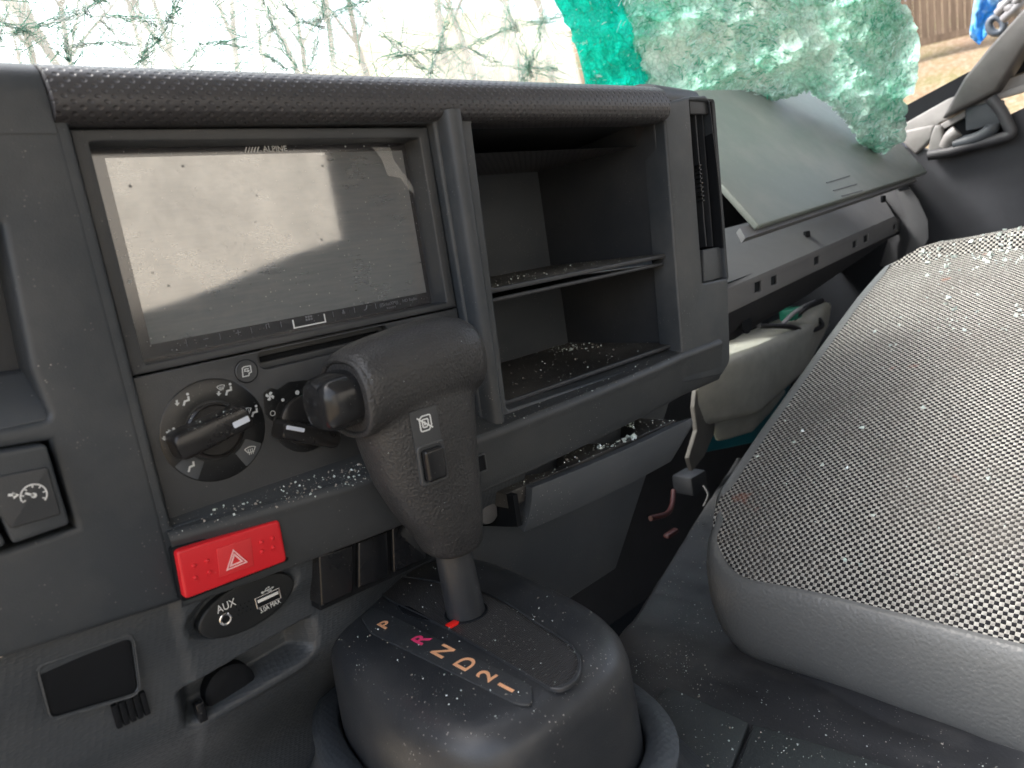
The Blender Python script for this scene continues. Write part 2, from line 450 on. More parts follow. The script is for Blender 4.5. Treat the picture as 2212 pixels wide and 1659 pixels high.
def fabric_mat():
    k = NT('salt_and_pepper_weave'); uv = k.uv(); P = k.obj()
    # slight thread wander
    ds = k.n('TexNoise'); ds.inputs['Scale'].default_value = 160; k.l(uv, ds.inputs['Vector'])
    va = k.n('VectorMath', operation='MULTIPLY_ADD'); k.l(ds.outputs['Color'], va.inputs[0]); va.inputs[1].default_value = (.0011, .0011, 0); k.l(uv, va.inputs[2])
    ck = k.n('TexChecker'); ck.inputs['Scale'].default_value = 1 / .0024; k.l(va.outputs[0], ck.inputs['Vector'])
    ck.inputs['Color1'].default_value = (1, 1, 1, 1); ck.inputs['Color2'].default_value = (0, 0, 0, 1)
    fine = k.noise(uv, 1600, 2); per = k.noise(uv, 330, 1)
    wh = k.mix(k.ramp(per, .3, .7), (.33, .32, .295), (.60, .59, .55)); wh = k.mix(k.math('MULTIPLY', k.ramp(fine, .3, .6), .4), wh, (.25, .23, .2))
    bl = k.mix(k.ramp(fine, .4, .8), (.008, .008, .011), (.03, .03, .032))
    c = k.mix(ck.outputs[1], bl, wh)
    c = k.mix(k.math('MULTIPLY', k.ramp(k.noise(P, 13, 6, .65), .46, .80), .6), c, (.12, .11, .10))       # grime
    rs = k.ramp(k.noise(P, 38, 2), .70, .76); c = k.mix(k.math('MULTIPLY', rs, .45), c, (.30, .12, .08))
    k.l(c, k.b.inputs['Base Color']); setp(k.b, Roughness=.85, Specular_IOR_Level=.25)
    # thread relief
    s = k.n('SeparateXYZ'); k.l(va.outputs[0], s.inputs[0])
    sx = k.math('ABSOLUTE', k.math('SINE', k.math('MULTIPLY', s.outputs[0], math.pi / .0024)))
    sy = k.math('ABSOLUTE', k.math('SINE', k.math('MULTIPLY', s.outputs[1], math.pi / .0024)))
    nm = k.bump(k.math('MULTIPLY', sx, sy), .8, .0010); nm = k.bump(fine, .4, .0004, nm); k.l(nm, k.b.inputs['Normal'])
    return k.m
M['fabric'] = fabric_mat()
M['vinyl'] = plastic('grey_vinyl', (.128, .132, .131), .42, .1, 1500, .6, .35, leather=480, lstr=.45)
def crushed_mat(name, a, b_, edge, gradient=None):
    k = NT(name); P = k.obj()
    ds = k.n('TexNoise'); ds.inputs['Scale'].default_value = 22; ds.inputs['Detail'].default_value = 3; k.l(P, ds.inputs['Vector'])
    va = k.n('VectorMath', operation='MULTIPLY_ADD'); k.l(ds.outputs['Color'], va.inputs[0]); va.inputs[1].default_value = (.05, .05, .05); k.l(P, va.inputs[2])
    e1 = k.vor(va.outputs[0], 110, 'DISTANCE_TO_EDGE'); e2 = k.vor(va.outputs[0], 38, 'DISTANCE_TO_EDGE')
    n = k.noise(P, 16, 5, .65); n2 = k.noise(va.outputs[0], 240, 4, .75)
    c = k.mix(k.ramp(n, .32, .60), a, b_)
    c = k.mix(k.ramp(n2, .48, .62), c, edge)  # pale specks put the glints of broken glass into the colour
    c = k.mix(k.math('MULTIPLY', k.ramp(e1, .0, .12, (1, 1, 1), (0, 0, 0)), .45), c, tuple(x * .42 for x in a))
    if gradient:
        sx = k.n('SeparateXYZ'); k.l(k.uv(), sx.inputs[0])
        g = k.math('ADD', sx.outputs[0], k.math('MULTIPLY', k.math('SUBTRACT', n, .5), .5))
        c = k.mix(k.ramp(g, gradient[0], gradient[1], (1, 1, 1), (0, 0, 0)), c, gradient[2])
    hh = k.math('ADD', k.math('MULTIPLY', n2, 1.2), k.math('MULTIPLY', k.ramp(e1, 0, .25), .8))
    nm = k.bump(hh, .8, .0018); nm = k.bump(k.ramp(e2, 0, .1), .6, .002, nm)
    pr = k.b; k.l(c, pr.inputs['Base Color']); k.l(nm, pr.inputs['Normal']); setp(pr, Roughness=.16, Specular_IOR_Level=1.0)
    tr = k.n('BsdfTranslucent'); k.l(c, tr.inputs['Color']); k.l(nm, tr.inputs['Normal'])
    m1 = k.n('MixShader'); m1.inputs[0].default_value = .78; k.l(pr.outputs[0], m1.inputs[1]); k.l(tr.outputs[0], m1.inputs[2])
    tp = k.n('BsdfTransparent'); k.l(k.mix(.35, c, (1, 1, 1)), tp.inputs['Color'])
    m2 = k.n('MixShader'); m2.inputs[0].default_value = .20; k.l(m1.outputs[0], m2.inputs[1]); k.l(tp.outputs[0], m2.inputs[2]); k.l(m2.outputs[0], k.out.inputs[0])
    return k.m
M['crushed'] = crushed_mat('crushed_glass', (.52, .92, .78), (.86, .99, .93), (.97, .99, .97), (.02, .26, (.04, .82, .68)))
M['teal'] = crushed_mat('teal_tint_glass', (.0, .74, .62), (.01, .88, .76), (.10, .96, .85))
def crack_mat(name, col, tr):
    k = NT(name); k.l(k.mix(k.ramp(k.noise(k.obj(), 60, 2), .4, .6), col, tuple(min(1, x * 1.35) for x in col)), k.b.inputs['Base Color']); setp(k.b, Roughness=.12, Specular_IOR_Level=1)
    t = k.n('BsdfTranslucent'); t.inputs[0].default_value = (*[min(1, x * 1.3) for x in col], 1); m = k.n('MixShader'); m.inputs[0].default_value = tr
    k.l(k.b.outputs[0], m.inputs[1]); k.l(t.outputs[0], m.inputs[2]); k.l(m.outputs[0], k.out.inputs[0]); return k.m
M['crackw'] = crack_mat('white_crack_edges', (.85, .93, .88), .5)
M['crackg'] = crack_mat('green_crack_edges', (.22, .44, .35), .4)
def pane_mat():
    k = NT('hazed_dusty_glass'); t = k.n('BsdfTransparent'); t.inputs[0].default_value = (.95, .98, .96, 1)
    g = k.n('BsdfTranslucent'); g.inputs[0].default_value = (.92, .95, .93, 1)  # besides dust, this white share lays haze over the view behind
    m = k.n('MixShader'); k.l(k.math('MULTIPLY_ADD', k.ramp(k.noise(k.obj(), 9, 4, .6), .4, .65), .16, .10), m.inputs[0]); k.l(t.outputs[0], m.inputs[1]); k.l(g.outputs[0], m.inputs[2])
    k.l(m.outputs[0], k.out.inputs[0]); return k.m
M['pane'] = pane_mat()
def crumb_mat():
    k = NT('glass_crumbs'); k.l(k.mix(k.n('ObjectInfo').outputs['Random'], (.75, .88, .84), (.95, .97, .96)), k.b.inputs['Base Color'])
    setp(k.b, Roughness=.06, Specular_IOR_Level=1, Transmission_Weight=.35, IOR=1.5); return k.m
M['crumb'] = crumb_mat()
M['grit'] = simple('pale_grit', (.30, .28, .25), .7)

# ================================================================== OUTDOORS
def gh(x, y):
    d = math.hypot(x, y); az = math.atan2(x, y)            # 0 = straight ahead, pi/2 = right
    base = -1.9
    if d < 3.5: h = base
    else:
        u = min((d - 3.5) / 11, 1.6)
        ahead = 4.5; side = 4.0
        f = min(max((az - .75) / .5, 0), 1)
        if y < 0 and az > 0: f = 1
        top = ahead * (1 - f) + side * f + .9 * math.exp(-((az - .72) / .16) ** 2)
        if az < -1.2 or az > 2.0: top = .2
        h = base + top * u
    return h + .10 * noise.noise(Vector((x * .6, y * .6, 0))) * min(d / 4, 1)
m = NT('dry_ground'); P = m.obj()
c = m.mix(m.ramp(m.noise(P, 1.2, 5, .6), .4, .62), (.24, .15, .085), (.17, .15, .055)); c = m.mix(m.ramp(m.noise(P, 14, 4, .7), .45, .65), c, (.36, .28, .20))
m.l(c, m.b.inputs['Base Color']); setp(m.b, Roughness=.95); m.l(m.bump(m.noise(P, 25, 4), .6, .05), m.b.inputs['Normal'])
N = 150; vs = []; fs = []
def gx(i): u = i / (N - 1) * 2 - 1; return math.copysign(abs(u) ** 2.2, u) * 400
for j in range(N):
    for i in range(N): x, y = gx(i), gx(j); vs.append((x, y, gh(x, y)))
for j in range(N - 1):
    for i in range(N - 1): a = j * N + i; fs.append((a, a + 1, a + N + 1, a + N))
tag(mesh_from('ground', vs, fs, m.m), kind='structure')
# wooden fence on the bank at the right
def ang_pt(px, py, d): r = ray(px, py); return r * (d / math.hypot(r.x, r.y))
m = NT('weathered_wood'); P = m.obj(); mp = m.n('Mapping'); mp.inputs['Scale'].default_value = (6, 6, .5); m.l(P, mp.inputs[0])
m.l(m.mix(m.ramp(m.noise(mp.outputs[0], 3, 5, .65), .35, .7), (.09, .062, .042), (.18, .13, .09)), m.b.inputs['Base Color']); setp(m.b, Roughness=.9)
fence = thing('fence', 'brown weathered board fence on the bank beyond the passenger window', 'fence', (13, 4, 1))
f0 = ang_pt(1900, 100, 14); f1 = ang_pt(2330, 60, 14); dr = (f1 - f0); L = Vector((dr.x, dr.y, 0)).length; dr.normalize(); 
fb = min(gh(f0.x, f0.y), gh(f1.x, f1.y))
fx = Vector((dr.x, dr.y, 0)).normalized(); fn = Vector((-fx.y, fx.x, 0)); zb = ang_pt(2030, 88, 14).z
nb = 26
for i in range(nb):
    c = f0 + fx * (L * (i + .5) / nb); rot = frame((0, 0, 0), fx, (0, 0, 1)).to_3x3()
    box('board', (c.x, c.y, zb + 1.0 + random.uniform(-.02, .02)), (L / nb * .93, .03, 1.95), m.m, fence, 0, Matrix.Rotation(math.atan2(fx.y, fx.x), 3, 'Z'))
for k_, zz in enumerate((.02, 1.5)):
    c = f0 + fx * L / 2 - fn * .0; box('rail', (c.x - fn.x * -.06 * -1, c.y - fn.y * .06, zb + zz), (L, .07, .10), m.m, fence, 0, Matrix.Rotation(math.atan2(fx.y, fx.x), 3, 'Z'))
# bare trees and brush on the bank ahead
m = NT('bare_bark'); m.l(m.mix(m.noise(m.obj(), 3, 4), (.10, .075, .05), (.20, .15, .10)), m.b.inputs['Base Color']); setp(m.b, Roughness=.9); bark = m.m
def tree(base, h, seed):
    rnd = random.Random(seed); segs_v, segs_f = [], []
    def br(p, d, ln, r, dep):
        pts = [p]; rs = [r]; n = 5
        for i in range(n):
            d = (d + Vector((rnd.uniform(-.18, .18), rnd.uniform(-.18, .18), .06))).normalized(); p = p + d * ln / n; pts.append(p); rs.append(r * (1 - .6 * (i + 1) / n))
        v, f = tube(None, pts, rs, None, seg=5, caps=False); b = len(segs_v); segs_v.extend(v); segs_f.extend([tuple(q + b for q in ff) for ff in f])
        if dep < 3:
            for i in range(2, n + 1):
                for _ in range(2):
                    dd = (d + Vector((rnd.uniform(-1, 1), rnd.uniform(-1, 1), rnd.uniform(-.1, .7)))).normalized()
                    br(pts[i], dd, ln * rnd.uniform(.35, .6), rs[i] * .6, dep + 1)
    br(base, Vector((0, 0, 1)), h, h * .018, 0)
    return segs_v, segs_f
k_ = 0
sap = ['slender sapling at the far left edge of the windscreen', 'slender sapling just right of the far left bare tree', 'slender sapling behind the top left corner of the stereo', 'tall thin sapling left of the middle bare tree', 'short sapling just right of the middle bare tree', 'thin sapling behind the right edge of the stereo', 'short sapling above the divider rib of the dash', 'thin sapling above the left storage pocket edge', 'tall sapling between the last two bare trees before the tint', 'thin sapling close to the left edge of the teal tint']
tl = ['bare tree at the far left seen through the cracked glass', 'slim bare tree left of the screen behind the cracked glass', 'bare tree over the middle of the stereo behind the glass', 'leaning bare tree above the storage pockets behind the glass',
      'thin bare tree left of the teal tint band', 'bare tree directly beside the teal tint band', 'bare tree behind the teal tint band']
for px, d, h in ((130, 15, 4.0), (330, 13, 3.2), (560, 14, 3.6), (800, 12, 3.8), (960, 15, 5.0), (1120, 13, 4.2), (1330, 14, 4.6), (60, 11, 3.6), (200, 12, 3.8), (420, 12, 3.4), (500, 15, 4.4), (640, 11, 3.4), (720, 14, 4.2), (880, 11, 3.2), (1030, 12, 3.8), (1080, 15, 4.4), (1190, 12, 3.6)):
    r = ray(px, 130); r = r * (d / math.hypot(r.x, r.y)); z = gh(r.x, r.y)
    v, f = tree(Vector((r.x, r.y, z - .1)), h, k_); tag(mesh_from('bare_tree', v, f, bark), tl[k_] if k_ < len(tl) else sap[k_ - len(tl)], 'tree', 'bare trees on the bank' if k_ < len(tl) else 'bare saplings on the bank'); k_ += 1
# brush as stuff
vs, fs = [], []; rnd = random.Random(3)
for i in range(3000):
    px = rnd.uniform(-300, 1900); d = rnd.uniform(8, 14.5); r = ray(px, 130); r = r * (d / math.hypot(r.x, r.y)); z = gh(r.x, r.y)
    if noise.noise(Vector((r.x * .5, r.y * .5, 3))) < -.05: continue
    hh = rnd.uniform(.2, .6); lean = Vector((rnd.uniform(-.5, .5), rnd.uniform(-.5, .5), 1)) * hh; wv = Vector((rnd.uniform(-1, 1), rnd.uniform(-1, 1), 0)).normalized() * rnd.uniform(.008, .02)
    b = len(vs); o = Vector((r.x, r.y, z - .05)); vs += [o - wv, o + wv, o + lean * .6 + wv * .7 + Vector((rnd.uniform(-.1, .1), 0, 0)), o + lean]; fs.append((b, b + 1, b + 2, b + 3))
tag(mesh_from('dry_brush', vs, fs, simple('dry_brush_stems', (.42, .38, .31), .9), smooth=False), 'tan dry brush covering the bank ahead of the truck', 'brush', kind='stuff')

# ================================================================== CAB SHELL
cab = thing('truck_cab', 'grey lined truck cab shell with roof, pillar and rear window around the dashboard', 'truck cab', (.4, -.1, -.75))
def quadbox(name, x0, x1, y0, y1, z0, z1, mat, parent, bev=.004): return box(name, ((x0 + x1) / 2, (y0 + y1) / 2, (z0 + z1) / 2), (x1 - x0, y1 - y0, z1 - z0), mat, parent, bev)
quadbox('roof', -.25, 1.42, -.95, .45, .66, .70, M['headliner'], cab)
# rear wall with window
plate('rear_wall', rect(-.25, 1.42, -.80, .655), [rect(-.15, .895, -.08, .50, .05)], frame((0, -.80, 0), (-1, 0, 0), (0, 0, 1)) @ Matrix.Diagonal((-1, 1, 1, 1)), .03, .004, M['cabgrey'], cab)
quadbox('cab_floor', -.75, 1.42, -.95, .95, -.80, -.76, M['rubber'], cab)
quadbox('firewall', .30, 1.42, .70, .74, -.755, .05, M['cabdark'], cab)
# seat backs behind the driver that the screen mirrors
sb = thing('seat_back', 'dark grey backrest of the passenger seat behind the camera', 'seat back', (.75, -.62, -.3))
pts = [(.30, -.30), (1.12, -.30), (1.12, .085), (.98, .095), (.72, .062), (.60, .040), (.50, .012), (.40, -.008), (.30, -.02)]
plate('backrest', fillet(pts, .02), [], frame((0, -.62, 0), (1, 0, 0), (0, 0, 1)), .11, .03, M['vinyl'], sb)
ww = quadbox('added_cream_wall', -12, 16, -9.6, -9, -2, 5, simple('cream_render', (.50, .475, .425), .8), None); tag(ww, 'cream wall added behind the truck, seen only mirrored in the stereo screen', 'added wall')  # added reflector that gives the stereo screen its bright cream reflection
quadbox('side_wall', 1.40, 1.44, -.95, .95, -.80, .0, M['black'], cab)  # both side walls coloured black to paint the shade beyond the dash
quadbox('side_wall', 1.25, 1.44, .44, .75, -.80, .03, M['black'], cab)

# ================================================================== DASHBOARD
dash = thing('dashboard', 'charcoal plastic truck dashboard with dimpled top pad and open storage pockets', 'dashboard', (.3, .4, -.3))
# --- dimpled top pad, swept along X
def sweep(name, prof, xs, mat, parent, warp=None, thick=None):
    vs, fs, uv = [], [], []; n = len(prof); arc = [0]
    for i in range(1, n): arc.append(arc[-1] + math.hypot(prof[i][0] - prof[i - 1][0], prof[i][1] - prof[i - 1][1]))
    for x in xs:
        for i, (y, z) in enumerate(prof):
            p = Vector((x, y, z))
            if warp: p = warp(p)
            vs.append(p); uv.append((x, arc[i]))
    for j in range(len(xs) - 1):
        for i in range(n - 1): a = j * n + i; fs.append((a, a + n, a + n + 1, a + 1))
    fs.append(tuple(range(n))); fs.append(tuple(reversed(range((len(xs) - 1) * n, len(xs) * n))))
    o = mesh_from(name, vs, fs, mat, parent, uvs=uv, ang=60)
    bm = bmesh.new(); bm.from_mesh(o.data); bmesh.ops.recalc_face_normals(bm, faces=bm.faces); bm.to_mesh(o.data); bm.free(); return o
def smoothpath(p, n=6):
    out = []
    for i in range(len(p) - 1):
        p0 = p[max(i - 1, 0)]; p1 = p[i]; p2 = p[i + 1]; p3 = p[min(i + 2, len(p) - 1)]
        for k in range(n):
            t = k / n; out.append(tuple(.5 * ((2 * b) + (-a + c) * t + (2 * a - 5 * b + 4 * c - d) * t * t + (-a + 3 * b - 3 * c + d) * t ** 3) for a, b, c, d in zip(p0, p1, p2, p3)))
    out.append(tuple(p[-1])); return out
padprof = smoothpath([(.350, .0735), (.341, .0730), (.3325, .0735), (.3265, .0765), (.3245, .082), (.3252, .0895), (.3285, .0965), (.336, .1012), (.350, .1042), (.40, .1055), (.50, .106), (.60, .106)])
padprof = padprof + [(.60, .06), (.36, .06)]
def sst_(a, b, v): t = min(max((v - a) / (b - a), 0), 1); return t * t * (3 - 2 * t)
def padwarp(p):
    t = (p.x - .08) / .40
    k_ = sst_(.0735, .095, p.z); z = p.z + k_ * (-.0042 + .0062 * t) + (1 - k_) * (.0005 + .0032 * t)
    return Vector((p.x, p.y, z))
x0p, x1p = .0775, .4925
sweep('top_pad', padprof, [x0p + (x1p - x0p) * i / 40 for i in range(41)], M['pad'], dash, padwarp)
# --- left panel
Yl = .331
lp = [pxz(-700, 190, Yl), (.060, .0890), (.0775, .0900), (.0795, .07), (.0795, -.1330), pxz(0, 1425, Yl), pxz(-500, 1580, Yl)]
hole = [pxz(-300, 520, Yl), pxz(0, 470, Yl), pxz(66, 796, Yl), pxz(110, 905, Yl), pxz(0, 927, Yl), pxz(-300, 1010, Yl)]
lpan = plate('side_panel', lp, [fillet(hole, .003), [pxz(-90, 985, Yl), pxz(108, 952, Yl), pxz(163, 1140, Yl), pxz(15, 1188, Yl), pxz(-40, 1205, Yl)]], face_frame(Yl), .03, .003, M['frame'], dash, 3)
# rounded shoulder of the panel top, running away to the windscreen
lt = smoothpath([(.3306, .070), (.3304, .082), (.3312, .0885), (.3345, .0945), (.341, .0985), (.351, .1012), (.37, .103), (.42, .104), (.6, .105)]); lt += [(.60, .05), (.345, .05)]
sweep('panel_top', lt, [-.25, -.1, 0, .04, .0770], M['frame'], lpan)
hexa('vent_well', [UY(-300, 520, Yl + .028), UY(0, 470, Yl + .028), UY(66, 796, Yl + .028), UY(110, 905, Yl + .028), UY(-300, 1010, Yl + .028)],
     [UY(-300, 520, Yl + .034), UY(0, 470, Yl + .034), UY(66, 796, Yl + .034), UY(110, 905, Yl + .034), UY(-300, 1010, Yl + .034)], M['pocket'], lpan)
hexa('well_sill', [UY(-200, 830, .359), UY(72, 792, .359), UY(112, 906, .334), UY(-200, 980, .334)],
     [UY(-200, 850, .352), UY(72, 800, .352), UY(106, 905, .3325), UY(-200, 968, .3325)], M['gray'], lpan, .0008)
# cruise switch
cs = plate('cruise_switch', fillet([pxz(-60, 985, .3265), pxz(100, 960, .3265), pxz(152, 1133, .3265), pxz(28, 1176, .3265)], .002), [], face_frame(.3265), .014, .0012, M['frame'], dash)
plate('rocker', fillet([pxz(-60, 1040, .3255), pxz(104, 1008, .3255), pxz(133, 1112, .3255), pxz(24, 1143, .3255)], .0015), [], face_frame(.3255), .004, .0008, M['face'], cs)
cx, cz = pxz(73, 1070, .3254)
mk = Marks(cx, cz, .001, math.radians(4))
arc = [(4.3 * math.cos(math.radians(a)), 4.3 * math.sin(math.radians(a))) for a in range(-50, 200, 10)]
mk.stroke(arc, .5); mk.dot(0, 0, 1.0); mk.stroke([(0, 0), (-2.3, 1.9)], .8)
for a in (-40, 0, 40, 80, 120, 160, 195): mk.stroke([(3.1 * math.cos(math.radians(a)), 3.1 * math.sin(math.radians(a))), (4.3 * math.cos(math.radians(a)), 4.3 * math.sin(math.radians(a)))], .45)
mk.stroke([(-7.5, 3.4), (-5.3, 2.6)], .9); mk.poly([(-6.0, 3.9), (-4.2, 2.1), (-6.3, 1.3)])
mk.build('gauge_symbol', on(face_frame(.3253)), M['white'], cs)
plate('switch_blank', fillet([pxz(-200, 1020, .3265), pxz(-80, 1000, .3265), pxz(15, 1178, .3265), pxz(-90, 1215, .3265)], .002), [], face_frame(.3265), .014, .0012, M['frame'], dash)

# --- centre frame: big plate with two openings
Yf = .3315
outer = [(.072, -.125), (.072, .086), (.490, .090), (.5295, .0965), (.5565, .0985), (.5625, .093), (.566, .02), (.5645, -.06), (.556, -.128), (.5405, -.1365), (.45, -.126)]
op1 = [(.0825, -.0985), (.2665, -.1005), (.2665, .0750), (.0825, .0740)]
st0 = UY(1020, 262, Yf); st1 = UY(1437, 258, Yf); st2 = UY(1475, 762, Yf); st3 = UY(1097, 885, Yf)
op2 = [(st0.x, st0.z), (st1.x, st1.z), (st2.x, st2.z), (st3.x, st3.z)]
vt = [pxz(1490, 216, Yf), pxz(1541, 220, Yf), pxz(1571, 600, Yf), pxz(1519, 612, Yf)]
cfr = plate('centre_frame', fillet(outer, [.001, .001, .001, .004, .006, .004, .03, .03, .012, .006, .01]), [fillet(op1, .0012), fillet(op2, .0025), fillet(vt, .0015)], face_frame(Yf), .022, .0022, M['frame'], dash, 3)
# --- ledge + lower face, bowed towards the driver in the middle
def bow(x):
    t = (x - .077) / (.48 - .077); t = min(max(t, 0), 1); return math.sin(math.pi * t) ** .8
vs, fs, uv = [], [], []
xs = [.0795 + (.5405 - .0795) * i / 80 for i in range(81)]
nprof = 0
for x in xs:
    b = bow(x); yl = .3285 - .0125 * b; zl = -.1005 - .0048 * min(1, (x - .0795) / .09)
    zt = -.0965 - .0040 * (x - .0795) / .4 - (.005 if x > .28 else 0)
    endf = max(0, (x - .49) / .05)
    prof = smoothpath([(.350, zt + .004), (.340, zt + .0022), (yl + .006, zl + .0018), (yl + .0022, zl + .0008), (yl, zl - .0025), (yl + .001, zl - .008), (yl + .0035, -.128 - .004 * endf), (yl + .0055, -.1345 - .0035 * min(1, (x - .08) / .15)), (yl + .0085, -.1375 - .0035 * min(1, (x - .08) / .15)), (.345, -.139 - .003 * min(1, (x - .08) / .15))], 5)
    nprof = len(prof)
    for i, (y, z) in enumerate(prof): vs.append((x, y, z)); uv.append((x, i))
for j in range(len(xs) - 1):
    for i in range(nprof - 1): a = j * nprof + i; fs.append((a, a + 1, a + nprof + 1, a + nprof))
low = mesh_from('lower_fascia', vs, fs, M['frame_low'], dash, ang=70)
# small square socket in the fascia
sp_ = UY(1034, 1003, .3165)
plate('slot_frame', rect(sp_.x - .0045, sp_.x + .0055, sp_.z - .0055, sp_.z + .0055, .001), [rect(sp_.x - .0035, sp_.x + .0045, sp_.z - .0045, sp_.z + .0045, .0006)], face_frame(.3155), .004, .0003, M['frame'], low)
box('slot', (sp_.x + .0005, .3172, sp_.z), (.0078, .002, .0088), M['black'], low, 0)
# --- divider rib between the openings
rb0 = (.2745, .0785); 
rib = []
for z, xl, xr in ((.0805, .2700, .2812), (.0, .2694, .2800), (-.06, .2688, .2788), (-.1035, .2684, .2780)):
    c = [(xl - .0012, .3335), (xl - .0006, .3275), (xl + .0006, .3235), (xl + .0028, .3218), (xl + .0058, .3213), (xr - .0022, .3220), (xr - .0004, .3245), (xr + .0004, .3335)]
    c = smoothpath(c, 4); rib.append([Vector((x, y, z)) for x, y in c])
loft('divider_rib', rib, M['frame'], dash, ang=60)
# --- storage pockets: liners (open boxes) with lips
def pocket(name, x0, x1, zt0, zt1, zb0, zb1, yf, yb, lip=.0035, drop=.003):
    """rectangular open box: back wall, sides, roof, floor, with a front lip frame"""
    o = plate(name, rect(x0, x1, zb0, zt0, .003), [rect(x0 + lip * .5, x1 - lip, zb0 + lip, zt0 - lip * .8, .004)], face_frame(yf), .004, .0012, M['pocket'], dash)
    def pl(nm, a, mat): return slab(nm, a[0], a[1], .002, mat, o)
    xi0, xi1 = x0 + lip * .5, x1 - lip; zi0, zi1 = zb0 + lip, zt0 - lip * .8; y0 = yf + .003
    bx1 = xi1 - .004; bx0 = xi0 + .004; bz0 = zi0 + .001; bz1 = zi1 - drop
    pl('back_wall', ([(bx0, yb, bz0), (bx1, yb, bz0), (bx1, yb, bz1), (bx0, yb, bz1)], (0, 1, 0)), M['gray'])  # paler grey than the sides, lifting the pocket's shade by colour
    pl('side_wall', ([(xi1, y0, zi0), (xi1, y0, zi1), (bx1, yb, bz1), (bx1, yb, bz0)], (1, 0, 0)), M['pocket'])
    pl('side_wall', ([(xi0, y0, zi0), (xi0, y0, zi1), (bx0, yb, bz1), (bx0, yb, bz0)], (-1, 0, 0)), M['pocket'])
    pl('roof_wall', ([(xi0, y0, zi1), (xi1, y0, zi1), (bx1, yb, bz1), (bx0, yb, bz1)], (0, 0, 1)), M['pocket'])
    pl('pocket_floor', ([(xi0, y0, zi0), (xi1, y0, zi0), (bx1, yb, bz0), (bx0, yb, bz0)], (0, 0, -1)), M['pocket_floor'])
    return o
pocket('upper_pocket', .2965, .4965, .0858, 0, -.0270, 0, .341, .470, drop=.0150)
pocket('lower_pocket', .2955, .4955, -.0300, 0, -.1010, 0, .343, .460)
# --- vent
vent = thing('air_vent', None, None, (.55, .34, .03)); vent.parent = dash; vent.matrix_parent_inverse = Matrix.Translation(dash.location).inverted()
def vq(pts, Y): return [pxz(x, y, Y) for x, y in pts]
v4 = vq([(1490, 216), (1541, 220), (1566, 532), (1517, 532)], .3325)
hexa('vent_duct', [Vector((x, .375, z)) for x, z in vq([(1470, 200), (1575, 200), (1600, 560), (1500, 560)], .3325)], [Vector((x, .372, z)) for x, z in vq([(1470, 200), (1575, 200), (1600, 560), (1500, 560)], .3325)], M['black'], vent)
tp = vq([(1489, 215), (1542, 219), (1544, 246), (1492, 246)], .334)
plate('vent_cap', tp, [], face_frame(.334), .004, .0006, M['pocket'], vent)
for i in range(3):
    t = .14 + .30 * i; a = UY(1494 + 50 * t, 246, .338); b = UY(1518 + 48 * t, 532, .338)
    slab('vane', [a, b, b + Vector((.004, .026, 0)), a + Vector((.004, .026, 0))], (1, 0, 0), .0014, M['pocket'], vent)
for i in range(9):
    p = UY(1508 + i * .9, 358 + i * 9.5, .3385); box('vent_thumb_ridge', p, (.0036, .005, .0013), M['gloss'], vent, .0003)
slab('vent_shade_sheet', [UY(1537.5, 218, .3322), UY(1563, 535, .3322), UY(1563, 535, .3322) + Vector((.0005, .04, 0)), UY(1537.5, 218, .3322) + Vector((.0005, .04, 0))], (-1, 0, 0), .0012, M['black'], vent)  # black sheet added to keep the slot's inner wall dark
tl4 = vq([(1519, 540), (1567, 531), (1572, 597), (1522, 610)], .3355)
plate('vent_tile', fillet(tl4, .001), [], face_frame(.3355), .004, .001, M['gray'], vent)
# seam between pad and pillar + pillar top
pt = smoothpath([(.334, .092), (.3345, .098), (.338, .1035), (.347, .1065), (.37, .108), (.5, .107)]); pt += [(.5, .05), (.345, .05)]
def pw(p): t = (p.x - .4935) / .07; return Vector((p.x, p.y + .004 * t, p.z + .002 * (1 - t)))
sweep('pillar_top', pt, [.4935, .51, .53, .548, .557], M['frame'], cfr, pw)
# dash core behind everything (dark bulk)
quadbox('dash_core', -.25, .27, .372, .60, -.12, .098, M['black'], dash, 0)
quadbox('dash_core', .275, .50, .476, .60, -.12, .098, M['black'], dash, 0)

# --- hazard switch
Yh = .3225
hq = [pxz(381, 1192, Yh), pxz(604, 1123, Yh), pxz(621, 1212, Yh), pxz(400, 1296, Yh)]
hz = plate('hazard_switch', fillet(hq, .0022), [], face_frame(Yh), .014, .0012, M['red'], dash, 3)
wl = [pxz(373, 1188, .3245), pxz(608, 1114, .3245), pxz(630, 1213, .3245), pxz(396, 1305, .3245)]
plate('switch_recess', fillet(wl, .002), [], face_frame(.3268), .008, .0004, M['black'], hz)
sq = [pxz(468, 1186, Yh), pxz(541, 1161, Yh), pxz(548, 1222, Yh), pxz(474, 1247, Yh)]
lens = plate('symbol_lens', sq, [], face_frame(Yh - .0003), .002, .0002, M['red2'], hz)
tcx, tcz = pxz(509, 1210, Yh - .0004); tr = lambda s: [(-s * 1.0, -s * .62), (s * 1.0, -s * .62), (0, s * 1.05)]
Marks(tcx, tcz, .001).stroke(tr(4.6), .55, True).stroke(tr(2.7), .7, True).build('warning_triangle', on(face_frame(Yh - .00042)), M['pinkprint'], hz)
for (px, py) in ((419, 1222), (447, 1212), (421, 1249), (452, 1236), (564, 1171), (588, 1163), (566, 1192), (590, 1183)):
    p = UY(px, py, Yh); lathe('raised_dot', frame(p, (1, 0, 0), (0, 0, 1)), [(.0011, -.0003), (.0011, .0003), (.0008, .0008), (.0002, .0010)], M['red'], hz, 12)

